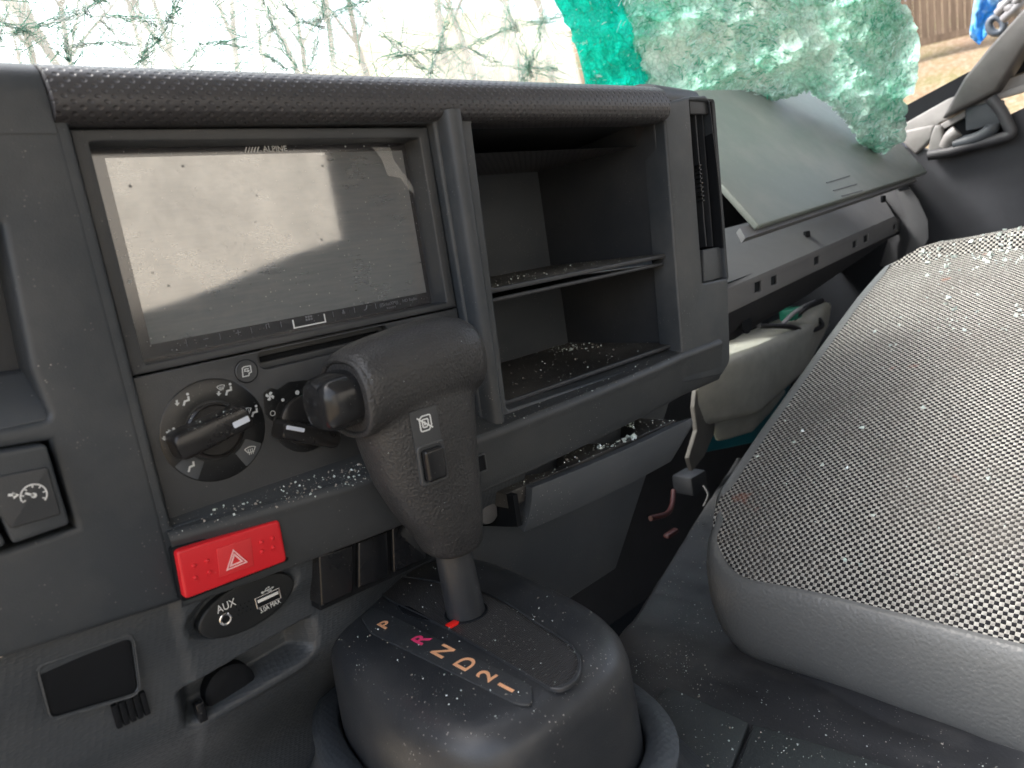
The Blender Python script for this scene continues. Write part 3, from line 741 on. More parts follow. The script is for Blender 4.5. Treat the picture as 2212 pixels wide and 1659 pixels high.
# --- knee panel: height field
def sst(a, b, v): t = min(max((v - a) / (b - a), 0), 1); return t * t * (3 - 2 * t)
rdk = [pxz(80, 1452, .342), pxz(285, 1388, .342), pxz(300, 1495, .342), pxz(112, 1552, .342)]
ov = UY(535, 1304, .335); oax = math.radians(-1)
OA, OB = .0245, .0118; OT = math.radians(4)
def ovd(x, z):
    dx, dz = x - ov.x, z - ov.z; c, s = math.cos(OT), math.sin(OT); u = dx * c + dz * s; v = -dx * s + dz * c
    return math.sqrt((u / OA) ** 2 + (v / OB) ** 2)
pk0 = pxz(405, 1560, .345); pk1 = pxz(650, 1410, .345)
def kneeY(x, z):
    y = .3405 + .05 * sst(-.155, -.26, z) * 1.0 + .0 
    y = .3400 + .004 * sst(-.135, -.165, z) + .055 * sst(-.185, -.275, z)
    y += -.0035 * sst(.074, .080, x) * (1 - sst(-.150, -.163, z) * .6)     # raised right block
    y += .03 * sst(.145, .24, x) * sst(-.165, -.19, z)                     # falls away behind the console
    e = ovd(x, z)                                                          # rim of the oval socket
    y += .004 * (1 - sst(.98, 1.25, e)) if e > .98 else .006
    # pocket below the socket panel
    u = (x - pk0[0]) / (pk1[0] - pk0[0]); zc = pk0[1] + (pk1[1] - pk0[1]) * u
    floor_ = zc - .004
    if -.1 < u < 1.25:
        a = sst(-.05, .12, u) * (1 - sst(.95, 1.2, u)); top = floor_ + .019
        f = sst(floor_ - .001, floor_ + .007, z) * (1 - sst(top, top + .003, z))
        y += .016 * a * f
        lipf = math.exp(-((z - (floor_ - .0035)) / .0028) ** 2) * a; y -= .0022 * lipf
    return y
vs, fs = [], []; NX, NZ = 330, 250; X0, X1, Z0, Z1 = -.06, .30, -.30, -.128
for j in range(NZ):
    for i in range(NX):
        x = X0 + (X1 - X0) * i / (NX - 1); z = Z0 + (Z1 - Z0) * j / (NZ - 1); vs.append((x, kneeY(x, z), z))
for j in range(NZ - 1):
    for i in range(NX - 1): a = j * NX + i; fs.append((a, a + 1, a + NX + 1, a + NX))
knee = mesh_from('knee_panel', vs, fs, M['knee'], dash)
kb = BVHTree.FromPolygons([Vector(v) for v in vs], fs)
def kneeP(px, py):
    r = ray(px, py).normalized(); h = kb.ray_cast(Vector((0, 0, 0)), r); return h[0] if h[0] else UY(px, py, .345)
# black rectangular window with a lip
q = [kneeP(*p) for p in ((80, 1452), (285, 1378), (301, 1497), (112, 1553))]
yb_ = min(p.y for p in q) + .0012
rq = [(p.x, p.z) for p in [UY(a, b, yb_ - .002) for a, b in ((80, 1450), (284, 1378), (300, 1497), (112, 1553))]]
plate('blank_window', fillet(rq, .0035), [], face_frame(yb_ - .0010), .012, .0008, M['black'], knee)
rq2 = [(p.x, p.z) for p in [UY(a, b, yb_ - .003) for a, b in ((74, 1440), (292, 1364), (310, 1500), (106, 1563))]]
plate('window_rim', fillet(rq2, .004), [fillet(rq, .0035)], face_frame(yb_ - .0016), .012, .0013, M['knee'], knee, 3)
for i in range(5):
    t = i / 4; a = UY(251 + 60 * t, 1545 - 28 * t, .3435); 
    hexa('grille_slot', [a + Vector((-.0011, .003, -.0056)), a + Vector((.0011, .003, -.0056)), a + Vector((.0011, .003, .0056)), a + Vector((-.0011, .003, .0056))],
         [a + Vector((-.0011, -.0022, -.0056)), a + Vector((.0011, -.0022, -.0056)), a + Vector((.0011, -.0022, .0056)), a + Vector((-.0011, -.0022, .0056))], M['black'], knee, .0003)
# round 12 V socket cover and latch inside the pocket
p = UY(497, 1487, .352); lathe('power_socket', frame(p, (1, 0, 0), (0, 0, 1)), [(.0125, -.006), (.0125, .001), (.0112, .0022), (.006, .0026), (.002, .0026)], M['black'], knee, 40)
p = UY(432, 1535, .348); box('socket_latch', p, (.0040, .006, .010), M['gloss'], knee, .0007)

# --- oval aux / usb panel
yo = .3405
pl_ = [(x, z) for x, z in circ(ov.x, ov.z, OA, 64, OB, OT)]
ovc = UY(535, 1305, yo - .0005); pl_ = circ(ovc.x, ovc.z, OA * 1.0, 64, OB * 1.02, OT)
aux = plate('aux_usb_panel', pl_, [], face_frame(yo - .002), .006, .0012, M['blackface'], dash, 3)
FA = face_frame(yo - .0021)
def lp2(px, py): p = UY(px, py, yo - .0021); return p.x, p.z
x, z = lp2(487, 1337); jk = lathe('audio_jack', frame((x, yo - .002, z), (1, 0, 0), (0, 0, 1)), [(.0031, -.001), (.0031, .0006), (.0026, .0009), (.0019, .0007), (.0019, -.002)], M['chrome'], aux, 28)
lathe('jack_hole', frame((x, yo - .0023, z), (1, 0, 0), (0, 0, 1)), [(.0019, 0), (.0019, .0003), (.0001, .0003)], M['black'], aux, 20)
x, z = lp2(579, 1292)
usb = plate('usb_port', rect(x - .0066, x + .0066, z - .0030, z + .0030, .0003), [rect(x - .0059, x + .0059, z - .0023, z + .0023)], FA, .0026, .0002, M['chrome'], aux)
usb.data.transform(Matrix.Translation((0, -.0007, 0)))
plate('usb_hole', rect(x - .0059, x + .0059, z - .0023, z + .0023), [], face_frame(yo - .0023), .0006, .0001, M['black'], aux)
plate('usb_tongue', rect(x - .0054, x + .0054, z - .0001, z + .0014), [], face_frame(yo - .0027), .0008, .0001, M['white'], aux)
x, z = lp2(470, 1326); text('aux_lettering', 'AUX', FA @ Matrix.Translation((x, z, .0002)) @ Matrix.Rotation(math.radians(3), 4, 'Z'), .0054, M['white'], aux, sx=.82)
x, z = lp2(562, 1321); text('current_lettering', '3.0A MAX', FA @ Matrix.Translation((x, z - .0010, .0002)) @ Matrix.Rotation(math.radians(4), 4, 'Z'), .0036, M['white'], aux, sx=.70)
x, z = lp2(578, 1274)
mk = Marks(x, z, .001, math.radians(4)); mk.stroke([(-2.6, 0), (2.6, 0)], .35); mk.dot(-2.8, 0, .65); mk.poly([(2.3, .55), (3.4, 0), (2.3, -.55)]); mk.stroke([(-1.6, 0), (-.6, 1.1), (.6, 1.1)], .35); mk.dot(.8, 1.1, .45); mk.stroke([(-.6, 0), (.3, -1.0), (1.2, -1.0)], .35); mk.poly([(1.0, -.6), (1.8, -.6), (1.8, -1.4), (1.0, -1.4)])
mk.build('usb_symbol', on(FA @ Matrix.Translation((0, 0, .0002))), M['grayprint'], aux)
mk = Marks(*lp2(527, 1313), .001)
for i in range(4):
    for j in range(3): mk.dot(-3.4 + i * 2.1 + (j % 2) * .9, -2.1 + j * 2.1, .33, 8)
mk.build('speaker_holes', on(FA @ Matrix.Translation((0, 0, .0001))), M['black'], aux)

# --- three blank switch covers
Yb = .3300
wl = [pxz(680, 1192, .3345), pxz(930, 1103, .3345), pxz(935, 1207, .3345), pxz(690, 1322, .3345)]
for q in ([(689, 1201), (764, 1177), (764, 1279), (695, 1312)], [(775, 1172), (838, 1146), (841, 1245), (775, 1272)], [(848, 1141), (920, 1113), (922, 1206), (851, 1238)]):
    plate('switch_blank', fillet([pxz(a, b, Yb) for a, b in q], .0012), [], face_frame(Yb), .02, .001, M['gloss'], dash)
plate('blank_recess', fillet([pxz(683, 1196, .334), pxz(930, 1102, .334), pxz(932, 1208, .334), pxz(690, 1320, .334)], .001), [], face_frame(.3335), .012, .0005, M['black'], dash)

# --- centre lower column
lo = [(.245, .351, -.132), (.50, .351, -.132), (.47, .366, -.20), (.43, .385, -.285), (.245, .385, -.285)]
hexa('centre_column', [Vector(v) + Vector((0, .05, 0)) for v in lo], [Vector(v) for v in lo], M['gray'], dash, .002)
p = UY(1043, 1100, .349); lathe('round_plug', frame(p, (1, 0, 0), (0, 0, 1)), [(.0095, -.004), (.0095, .003), (.0085, .006), (.005, .0072), (.001, .0075)], M['housing'], dash, 32)
# --- cup holder drawer
drw = thing('cup_holder_drawer', None, None, (.37, .33, -.16)); drw.parent = dash; drw.matrix_parent_inverse = Matrix.Translation(dash.location).inverted()
zt = -.150
a0 = UZ(1150, 1054, zt); a1 = UZ(1494, 903, zt); b0 = UY(1132, 1150, a0.y + .007); b1 = UY(1448, 996, a1.y + .006); b2 = UY(1490, 928, a1.y + .002)
mm = (a0 + a1) / 2 + Vector((0, -.0035, 0))
th = Vector((0, .0085, 0))
# curved front: grid between top edge and bottom edge with bow
vs, fs = [], []; n1, n2 = 24, 10
for i in range(n1 + 1):
    t = i / n1; top = a0.lerp(a1, t) + Vector((0, -.004 * math.sin(math.pi * t), 0)); bot = (b0.lerp(b1, t / .92) if t < .92 else b1.lerp(b2, (t - .92) / .08)) + Vector((0, -.004 * math.sin(math.pi * t), 0))
    for j in range(n2 + 1):
        s = j / n2; p = top.lerp(bot, s); p.y += -.002 * math.sin(math.pi * s); vs.append(p)
for i in range(n1):
    for j in range(n2): a = i * (n2 + 1) + j; fs.append((a, a + 1, a + n2 + 2, a + n2 + 1))
o = mesh_from('drawer_front', vs, fs, M['gray'], drw)
sm = o.modifiers.new('s', 'SOLIDIFY'); sm.thickness = .007; sm.offset = -1; bv = o.modifiers.new('b', 'BEVEL'); bv.width = .0022; bv.segments = 4; bv.limit_method = 'ANGLE'
tl0, tr0 = a0 + Vector((-.012, .012, -.003)), a1 + Vector((-.004, .012, -.001))
bl0, br0 = tl0 + Vector((-.004, .05, 0)), tr0 + Vector((-.004, .05, 0))
zt2 = -.1515
outp = [(tl0.x, tl0.y), (tr0.x, tr0.y), (br0.x, br0.y), (bl0.x, bl0.y)]
def lp_(t, s): p = tl0.lerp(tr0, t).lerp(bl0.lerp(br0, t), s); return (p.x, p.y)
plate('drawer_tray', outp, [circ(*lp_(.30, .62), .024, 32), circ(*lp_(.73, .62), .024, 32)], frame((0, 0, zt2), (1, 0, 0), (0, 1, 0)), .010, .0008, M['pocket_floor'], drw)
hexa('drawer_side', [tl0 + Vector((0, -.006, .001)), tl0 + Vector((0, .05, .001)), tl0 + Vector((0, .05, -.03)), tl0 + Vector((0, -.006, -.020))], [v + Vector((.004, 0, 0)) for v in [tl0 + Vector((0, -.006, .001)), tl0 + Vector((0, .05, .001)), tl0 + Vector((0, .05, -.03)), tl0 + Vector((0, -.006, -.020))]], M['black'], drw)

# ================================================================== STEREO
stereo = thing('car_stereo', 'dusty double height touchscreen car stereo fitted in the dashboard opening', 'car stereo', (.178, .35, .02))
Yp = .337
gtl = UY(192, 300, Yp); 
plate('surround', [(.0832, -.0300), (.2655, -.0300), (.2655, .0738), (.0832, .0730)], [fillet([(.0893, -.0262), (.2588, -.0262), (.2588, .0680), (.0893, .0680)], .0012)], face_frame(Yp), .016, .0009, M['face'], stereo)
bz = plate('screen_bezel', rect(.0880, .2655, -.0300, .0715, .001), [rect(.0920, .2612, -.0268, .0683, .001)], face_frame(.3495), .006, .0005, M['gloss'], stereo)
scr = thing('screen', None, None, (.178, .352, .02)); 
COLscr = scr; scr.parent = stereo; scr.matrix_parent_inverse = Matrix.Translation(stereo.location).inverted()
gx0, gx1, gz0, gz1 = .0915, .2618, -.0272, .0686
box('screen_border', ((gx0 + gx1) / 2, .3535, (gz0 + gz1) / 2), (gx1 - gx0, .003, gz1 - gz0), M['border'], scr, 0)
# active area
A = lambda px, py: UY(px, py, .352)
aa = [A(217, 346), A(716, 326), A(868, 322), A(916, 636), A(327, 743)]
ax0, ax1 = .0978, .2560; az0, az1 = -.0190, .0640
box('display', ((ax0 + ax1) / 2, .3522, (az0 + az1) / 2), (ax1 - ax0, .0006, az1 - az0), M['screen'], scr, 0)
FS = face_frame(.3517)
p = A(573, 332)
mk = Marks(p.x - .0014, .0650, .00125)
for i in range(5): mk.poly([(-7.6 + i * 1.25, 0), (-7.0 + i * 1.25, 0), (-5.9 + i * 1.25, 2.0), (-6.5 + i * 1.25, 2.0)])
mk.build('logo_slashes', on(FS), M['white'], scr)
text('brand_lettering', 'ALPINE', FS @ Matrix.Translation((p.x - .0010, .0650, .0001)), .0041, M['white'], scr, sx=1.0, weight=.00006)
p = A(668, 694)
mk = Marks(p.x, -.0232, .001); mk.stroke([(-9.2, 3.2), (-9.2, -1.2), (9.2, -1.2), (9.2, 3.2)], .7); mk.build('menu_bracket', on(FS), M['white'], scr)
mk = Marks(p.x, -.0220, .001)
for i in range(3):
    for j in range(2): mk.poly([(-2 + i * 1.5, j * 1.5), (-.9 + i * 1.5, j * 1.5), (-.9 + i * 1.5, 1.1 + j * 1.5), (-2 + i * 1.5, 1.1 + j * 1.5)])
for xx in (-64, -48, -32, -16, 14.5, 28, 42): mk.stroke([(xx, -.8), (xx, 2.2)], .25)
mk.stroke([(-40, .8), (-37.5, .8)], .35); mk.stroke([(-38.75, -.4), (-38.75, 2)], .35); mk.stroke([(-24, -.2), (-24, 2), (-22.6, 2.4), (-22.6, .2)], .35); mk.stroke([(-56, .8), (-53.6, .8)], .35)
mk.stroke([(21, .4), (21, 2.2)], .8); mk.stroke([(20.2, 1), (20.4, 0), (21.6, 0), (21.8, 1)], .25); mk.stroke([(34, -.4), (35.6, .2), (36.4, 2.2)], .6)
mk.build('touch_icons', on(FS), M['dimprint'], scr)
text('satellite_lettering', '((SiriusXM))', FS @ Matrix.Translation((p.x + .0445, -.0222, .0001)), .0026, M['dimprint'], scr)
text('ready_lettering', 'READY', FS @ Matrix.Translation((p.x + .049, -.0243, .0001)), .0016, M['dimprint'], scr, space=1.4)
text('radio_lettering', 'HD Radio', FS @ Matrix.Translation((p.x + .0605, -.0222, .0001)), .0026, M['dimprint'], scr)
mk = Marks(0, 0, 1)
for px, py in ((747, 325), (787, 322)): q = A(px, py); mk.dot(q.x, .0668, .00045)
q = A(270, 610); mk.dot(.0955, q.z, .0008); mk.build('sensor_dots', on(FS), M['grayprint'], scr)
# torn protective film corner
q = [A(800, 320), A(838, 320), A(850, 350), A(884, 395), A(905, 430), A(880, 410), A(862, 385), A(835, 380), A(822, 345)]
vs = [v + Vector((0, -.0012 - .001 * (i in (0, 1)), 0)) for i, v in enumerate(q)]
mf = NT('torn_clear_film'); t = mf.n('BsdfTransparent'); g = mf.n('BsdfGlossy'); g.inputs['Roughness'].default_value = .2; d = mf.n('BsdfDiffuse'); d.inputs[0].default_value = (.8, .8, .78, 1)
m1 = mf.n('MixShader'); m1.inputs[0].default_value = .4; mf.l(d.outputs[0], m1.inputs[1]); mf.l(g.outputs[0], m1.inputs[2])
m2 = mf.n('MixShader'); m2.inputs[0].default_value = .62; mf.l(m1.outputs[0], m2.inputs[1]); mf.l(t.outputs[0], m2.inputs[2]); mf.l(m2.outputs[0], mf.out.inputs[0])
mesh_from('torn_film', vs, [tuple(range(len(vs)))], mf.m, stereo, smooth=False)

# ================================================================== CLIMATE PANEL
clim = thing('climate_panel', 'matte black heater control panel with two rotary knobs below the stereo', 'heater controls', (.17, .335, -.065))
sl0 = (.1415, -.0372)
slot = rect(.1395, .2150, -.0405, -.0310, .0045, 8)
fp = plate('faceplate', [(.0832, -.0985), (.2655, -.1005), (.2655, -.0308), (.0832, -.0308)], [slot], face_frame(Yp), .012, .0007, M['face'], clim)
slt = plate('slider_slot', slot, [rect(.1420, .2120, -.0372, -.0342, .0008)], face_frame(Yp + .0045), .003, .0005, M['face'], clim)
plate('slider_hole', rect(.139, .216, -.041, -.0305), [], face_frame(Yp + .0085), .001, .0001, M['black'], clim)
FP = face_frame(Yp - .0002)
dc = UY(458, 932, Yp); DX, DZ = .1117, -.0625; DR = .0242
md = thing('mode_dial', None, None, (DX, Yp, DZ)); md.parent = clim; md.matrix_parent_inverse = Matrix.Translation(clim.location).inverted()
DF = frame((DX, Yp, DZ), (1, 0, 0), (0, 0, 1))
lathe('dial_disc', DF, [(DR, -.001), (DR, .0003), (DR - .0006, .0007), (.0140, .0005), (.0136, -.001)], M['disc'], md, 96)
lathe('knob_collar', DF, [(.0132, -.001), (.0132, .0018), (.0122, .0026), (.0115, .0018), (.001, .0016)], M['knobgloss'], md, 64)
ka = math.radians(7)
def bar_knob(name, cx, cz, ang, L, W, H, mat, parent, seg=10):
    F = frame((cx, Yp, cz), (math.cos(ang), 0, math.sin(ang)), (-math.sin(ang), 0, math.cos(ang)))
    loops = []
    for h, f in ((.0008, 1.0), (H * .55, 1.0), (H * .8, .97), (H * .95, .88), (H, .70)):
        rr = fillet([(-L * (f * .05 + .95), -W * f), (L * (f * .05 + .95), -W * f * .92), (L * (f * .05 + .95), W * f * .92), (-L * (f * .05 + .95), W * f)], W * .6, 6)
        loops.append([F @ Vector((x, y, h)) for x, y in rr])
    return loft(name, loops, mat, parent, ang=50), F
def knob_ends(a, b, H):
    p, q = UY(a[0], a[1], Yp - H), UY(b[0], b[1], Yp - H); c = (p + q) / 2; d = q - p
    return c.x, c.z, math.atan2(d.z, d.x), d.length / 2
kx, kz, kang, kL = knob_ends((384, 973), (541, 897), .013)
kn, KF = bar_knob('rotary_knob', kx, kz, kang, kL, .0066, .0135, M['knobgloss'], md)
pr = Marks().poly(fillet([(kL - .0092, -.0022), (kL - .0014, -.0022), (kL - .0014, .0006), (kL - .0092, .0006)], .0005)); pr.build('pointer', lambda x, y, h: KF @ Vector((x, y, .0136 + h * 2)), M['pointer'], kn)
# lens patches of the lit legends
def sector(a0, a1, r0, r1, n=8): return [(DX + r1 * math.cos(math.radians(a0 + (a1 - a0) * k / n)), DZ + r1 * math.sin(math.radians(a0 + (a1 - a0) * k / n))) for k in range(n + 1)] + [(DX + r0 * math.cos(math.radians(a1 + (a0 - a1) * k / n)), DZ + r0 * math.sin(math.radians(a1 + (a0 - a1) * k / n))) for k in range(n + 1)]
for a0_, a1_ in ((-64, -32), (-152, -122)):
    plate('legend_lens', fillet(sector(a0_, a1_, .0150, .0237), .0014, 3), [], face_frame(Yp - .0009), .0008, .0001, M['gray'], md)
def person(mk, ox, oy):
    mk.dot(ox + 2.1, oy + 2.6, .6); mk.stroke([(ox + 2.1, oy + 1.6), (ox + 1.9, oy - .1), (ox + .1, oy - .1), (ox - .9, oy - 1.9)], .8)
def arrow(mk, ox, oy, dx, dy, L=2.2):
    d = Vector((dx, dy)).normalized(); n = Vector((-d.y, d.x)); o = Vector((ox, oy)); t = o + d * L
    mk.stroke([o, o + d * (L - 1.1)], .75); mk.poly([t, t - d * 1.3 + n * 1.1, t - d * 1.3 - n * 1.1])
def screenicon(mk, ox, oy, s=1.0, arrows=True):
    top = [(ox + s * 3.0 * math.sin(math.radians(a)), oy + s * (1.5 + 1.6 * (math.cos(math.radians(a)) - 1))) for a in range(-55, 56, 11)]
    mk.stroke(top + [(ox + s * 1.3, oy - s * 1.0), (ox - s * 1.3, oy - s * 1.0)], .35 * s, True)
    for q in (-.9, 0, .9): mk.stroke([(ox + q * s - .1, oy - 2.0 * s), (ox + q * s + .25 * s, oy - 1.2 * s), (ox + q * s - .15 * s, oy - .5 * s), (ox + q * s, oy + .6 * s)], .28 * s)
def at(px, py): p = UY(px, py, Yp - .001); return p.x, p.z
FD = face_frame(Yp - .00085)
mk = Marks(*at(397, 868), .00102, .05); person(mk, .4, .2); arrow(mk, -2.6, 1.6, -.15, -1, 2.6); mk.build('feet_air_symbol', on(FD), M['grayprint'], md)
mk = Marks(*at(484, 845), .00102, .02); person(mk, 1.4, -.2); arrow(mk, -2.3, .6, -.2, -1, 2.2); screenicon(mk, -.9, 2.0, .72); mk.build('feet_and_window_symbol', on(FD), M['grayprint'], md)
mk = Marks(*at(541, 890), .00102, 0); person(mk, 1.2, -.6); screenicon(mk, -1.2, 1.0, .8); mk.build('face_and_window_symbol', on(FD), M['grayprint'], md)
mk = Marks(*at(541, 972), .00102, 0); screenicon(mk, 0, 0, 1.05); mk.build('window_symbol', on(face_frame(Yp - .001)), M['grayprint'], md)
mk = Marks(*at(366, 940), .00102, 0); arrow(mk, -1.0, 1.4, 1, .1, 2.4); arrow(mk, -2.2, .2, -.1, -1, 2.0); mk.dot(2.3, 2.2, .6); mk.build('face_and_feet_symbol', on(FD), M['grayprint'], md)
mk = Marks(*at(413, 1008), .00102, 0); mk.stroke([(-1.6, -2.0), (-.6, 0), (1.2, .2), (1.3, 2.0)], .8); mk.build('face_air_symbol', on(face_frame(Yp - .001)), M['grayprint'], md)
# fan knob
FXc, FZc = .1560, -.0700
fd = thing('fan_dial', None, None, (FXc, Yp, FZc)); fd.parent = clim; fd.matrix_parent_inverse = Matrix.Translation(clim.location).inverted()
FF = frame((FXc, Yp, FZc), (1, 0, 0), (0, 0, 1))
lathe('fan_disc', FF, [(.0165, -.001), (.0165, .0004), (.0155, .0006), (.001, .0005)], M['disc'], fd, 64)
lathe('fan_collar', FF, [(.0128, 0), (.0128, .0022), (.0115, .003), (.001, .003)], M['knobgloss'], fd, 64)
fx_, fz_, fang, fL = knob_ends((735, 950), (612, 928), .013)
kn2, KF2 = bar_knob('rotary_knob', fx_, fz_, fang, fL, .0052, .0135, M['knobgloss'], fd)
Marks().poly(fillet([(fL - .0105, -.0024), (fL - .0010, -.0024), (fL - .0010, -.0004), (fL - .0105, -.0004)], .0006)).build('pointer', lambda x, y, h: KF2 @ Vector((x, y, .0136 + h * 2)), M['pointer'], kn2)
lens = [at(569, 850), at(585, 838), at(600, 842), at(625, 825), at(690, 818), at(690, 850), at(640, 862), at(612, 900), at(590, 912), at(574, 895)]
plate('fan_legend', fillet(lens, .0012, 4), [], face_frame(Yp - .0004), .0008, .0001, M['disc'], fd)
mk = Marks(*at(584, 856), .00095, .2)
for a in (45, 135, 225, 315):
    r_ = math.radians(a); mk.poly([(0, 0)] + [(2.3 * math.cos(r_ + u), 2.3 * math.sin(r_ + u)) for u in (-.30, 0, .35)] + [(1.4 * math.cos(r_ + .8), 1.4 * math.sin(r_ + .8))])
mk.build('fan_symbol', on(face_frame(Yp - .0005)), M['grayprint'], fd)
mk = Marks(0, 0, 1); mk.dot(*at(612, 864), .0008); mk.dot(*at(643, 848), .00115); mk.ring(*at(590, 893), .0012, .0003); mk.build('speed_dots', on(face_frame(Yp - .0005)), M['grayprint'], fd)
# recirculation button
rx_, rz_ = at(534, 802)
rb_ = lathe('recirculation_button', frame((rx_, Yp, rz_), (1, 0, 0), (0, 0, 1)), [(.0054, -.001), (.0054, .0002), (.0050, .0006), (.0040, .0005), (.001, .0005)], M['face'], clim, 48)
lathe('button_gap', frame((rx_, Yp + .0001, rz_), (1, 0, 0), (0, 0, 1)), [(.0058, -.001), (.0058, .00025), (.0054, .00026)], M['black'], clim, 48)
mk = Marks(rx_, rz_, .00085, 0); mk.stroke([(-2.2, 2.2), (-2.9, -2.6), (.6, -2.6), (1.0, -1.3), (2.4, -1.0), (2.6, 2.6), (-1, 2.8)], .55, True); mk.stroke([(1.3, 1.3), (-.9, 1.4), (-1.2, .2), (.6, 0)], .5); mk.poly([(.4, .9), (1.8, 0), (.4, -.8)])
mk.build('recirculation_symbol', on(face_frame(Yp - .0007)), M['grayprint'], rb_)

# ================================================================== GEAR CONSOLE
H0 = -.190
con = thing('gear_console', 'black moulded gear selector console sprinkled with glass crumbs', 'gear console', (.204, .285, -.30))
CX, CY = .1990, .2905
def cloop(hx, hy, z, e=3.4, dx=0, dy=0, n=96): return [Vector((p.x + .12 * (p.y - CY), p.y, p.z)) for p in sel(CX + dx, CY + dy, hx, hy, z, e, n)]
hx, hy = .0618, .0915
loops = [cloop(hx + .002, hy + .002, -.262), cloop(hx + .0018, hy + .0018, -.245), cloop(hx + .001, hy + .001, -.222), cloop(hx + .0003, hy + .0003, -.2060), cloop(hx - .0012, hy - .0012, -.1992), cloop(hx - .0038, hy - .0038, -.1950), cloop(hx - .0075, hy - .0075, -.1922), cloop(hx - .012, hy - .012, -.1907), cloop(hx - .017, hy - .017, -.1902), cloop(hx - .028, hy - .032, H0), cloop(.02, .04, H0), cloop(.002, .004, H0)]
cov = loft('console_cover', loops, M['console'], con, cap0=False, ang=60)
loops = [cloop(hx + .0025, hy + .0025, -.262), cloop(hx + .003, hy + .003, -.2475), cloop(hx + .0045, hy + .0045, -.2455), cloop(hx + .013, hy + .0125, -.2460), cloop(hx + .018, hy + .018, -.2485), cloop(hx + .0215, hy + .023, -.2560, 2.6), cloop(hx + .026, hy + .028, -.272, 2.6), cloop(hx + .036, hy + .036, -.290, 2.6), cloop(hx + .05, hy + .045, -.298, 2.7), cloop(hx + .06, hy + .05, -.306, 2.8)]
ring_ = loft('console_base', loops, M['knee'], con, cap0=False, cap1=False, ang=60)
# ribbed gate sunk in the cover, bounded by a raised lip
def gz(px, py, z): p = UZ(px, py, z); return (p.x, p.y)
gate = [gz(829, 1268, H0), gz(862, 1250, H0), gz(930, 1262, H0), gz(1062, 1290, H0), gz(1240, 1405, H0), gz(1248, 1432, H0), gz(1243, 1470, H0), gz(1188, 1489, H0), gz(1160, 1475, H0), gz(970, 1362, H0), gz(845, 1310, H0)]
HF = frame((0, 0, H0 + .0006), (1, 0, 0), (0, 1, 0))
def closed(p, n=6):
    q = smoothpath([p[-1]] + list(p) + [p[0], p[1]], n); return q[n:-n - 1]
gate = closed([gz(826, 1275, H0), gz(838, 1256, H0), gz(868, 1250, H0), gz(930, 1258, H0), gz(1062, 1290, H0), gz(1160, 1350, H0), gz(1228, 1395, H0), gz(1248, 1428, H0), gz(1241, 1464, H0), gz(1215, 1485, H0), gz(1188, 1487, H0), gz(1155, 1470, H0), gz(970, 1362, H0), gz(850, 1302, H0)])
plate('ribbed_gate', fillet(gate, 0), [], HF, .001, .0002, M['ribbed'], con)
gi = list(gate)
cen = Vector((sum(p[0] for p in gi) / len(gi), sum(p[1] for p in gi) / len(gi)))
go = [tuple(cen + (Vector(p) - cen) * 1.035) for p in gi]
plate('gate_lip', go, [gi], frame((0, 0, H0 + .0016), (1, 0, 0), (0, 1, 0)), .002, .0006, M['console'], con, 3)
# curved slide well next to P
well = [gz(857, 1309, H0), gz(885, 1313, H0), gz(915, 1330, H0), gz(935, 1345, H0), gz(900, 1338, H0), gz(870, 1325, H0)]
plate('slide_well', fillet(well, .001), [], frame((0, 0, H0 + .0009), (1, 0, 0), (0, 1, 0)), .0006, .0001, M['black'], con)
strip = [gz(781, 1332, H0), gz(806, 1313, H0), gz(850, 1325, H0), gz(1140, 1483, H0), gz(1152, 1505, H0), gz(1122, 1521, H0), gz(1100, 1515, H0), gz(800, 1366, H0)]
strip = [gz(781, 1336, H0), gz(806, 1312, H0), gz(1148, 1484, H0), gz(1150, 1526, H0), gz(1118, 1524, H0), gz(800, 1368, H0)]
plate('letter_strip', fillet(strip, [.005, .006, .008, .009, .008, .006], 6), [], frame((0, 0, H0 + .0008), (1, 0, 0), (0, 1, 0)), .001, .00015, M['face'], con)
# gear letters: text reads from the driver's seat, up axis = +X ... baseline runs towards the driver
def gear(ch, px, py, mat, sz=.0125):
    x, y = gz(px, py, H0)
    Fm = frame((x, y, H0 + .0010), (1, 0, 0), (0, 1, 0))
    text('gear_letter', ch, Fm @ Matrix.Translation((0, -sz * .35, 0)), sz, mat, con, align='CENTER', sx=1.0, weight=.0002)
gear('P', 831, 1353, M['orange'], .0118); gear('R', 909, 1385, M['pink'], .0130); gear('N', 957, 1410, M['orange'], .0135); gear('D', 1006, 1437, M['orange'], .0135); gear('2', 1051, 1463, M['orange'], .0135); gear('1', 1093, 1489, M['orange'], .0135)
x, y = gz(978, 1353, H0)
box('position_marker', (x, y, H0 + .0012), (.0062, .0042, .0016), M['redlamp'], con, .0002)

# ================================================================== GEAR LEVER
lev = thing('gear_lever', 'leather covered shift knob on a black shaft rising from the console', 'gear lever', (.203, .294, H0))
SXc, SYc = .2050, .2955
tube('shaft', [(SXc, SYc, H0 - .004), (SXc, SYc, H0 + .0), (SXc - .001, SYc, -.165), (SXc - .002, SYc, -.135)], [.0108, .0105, .0100, .0098], M['console'], lev, 32)
plate('shaft_collar', circ(SXc, SYc, .0120, 32), [circ(SXc, SYc, .0107, 32)], frame((0, 0, H0 + .0014), (1, 0, 0), (0, 1, 0)), .002, .0003, M['black'], lev)
bmk = bmesh.new()
def add_mesh(vf):
    vv = [bmk.verts.new(v) for v in vf[0]]
    for f in vf[1]: bmk.faces.new([vv[i] for i in f])
KY = .2945
def ksec(z, x0, x1, y0, y1, e=2.6, n=32): return sel((x0 + x1) / 2, (y0 + y1) / 2, (x1 - x0) / 2, (y1 - y0) / 2, z, e, n)
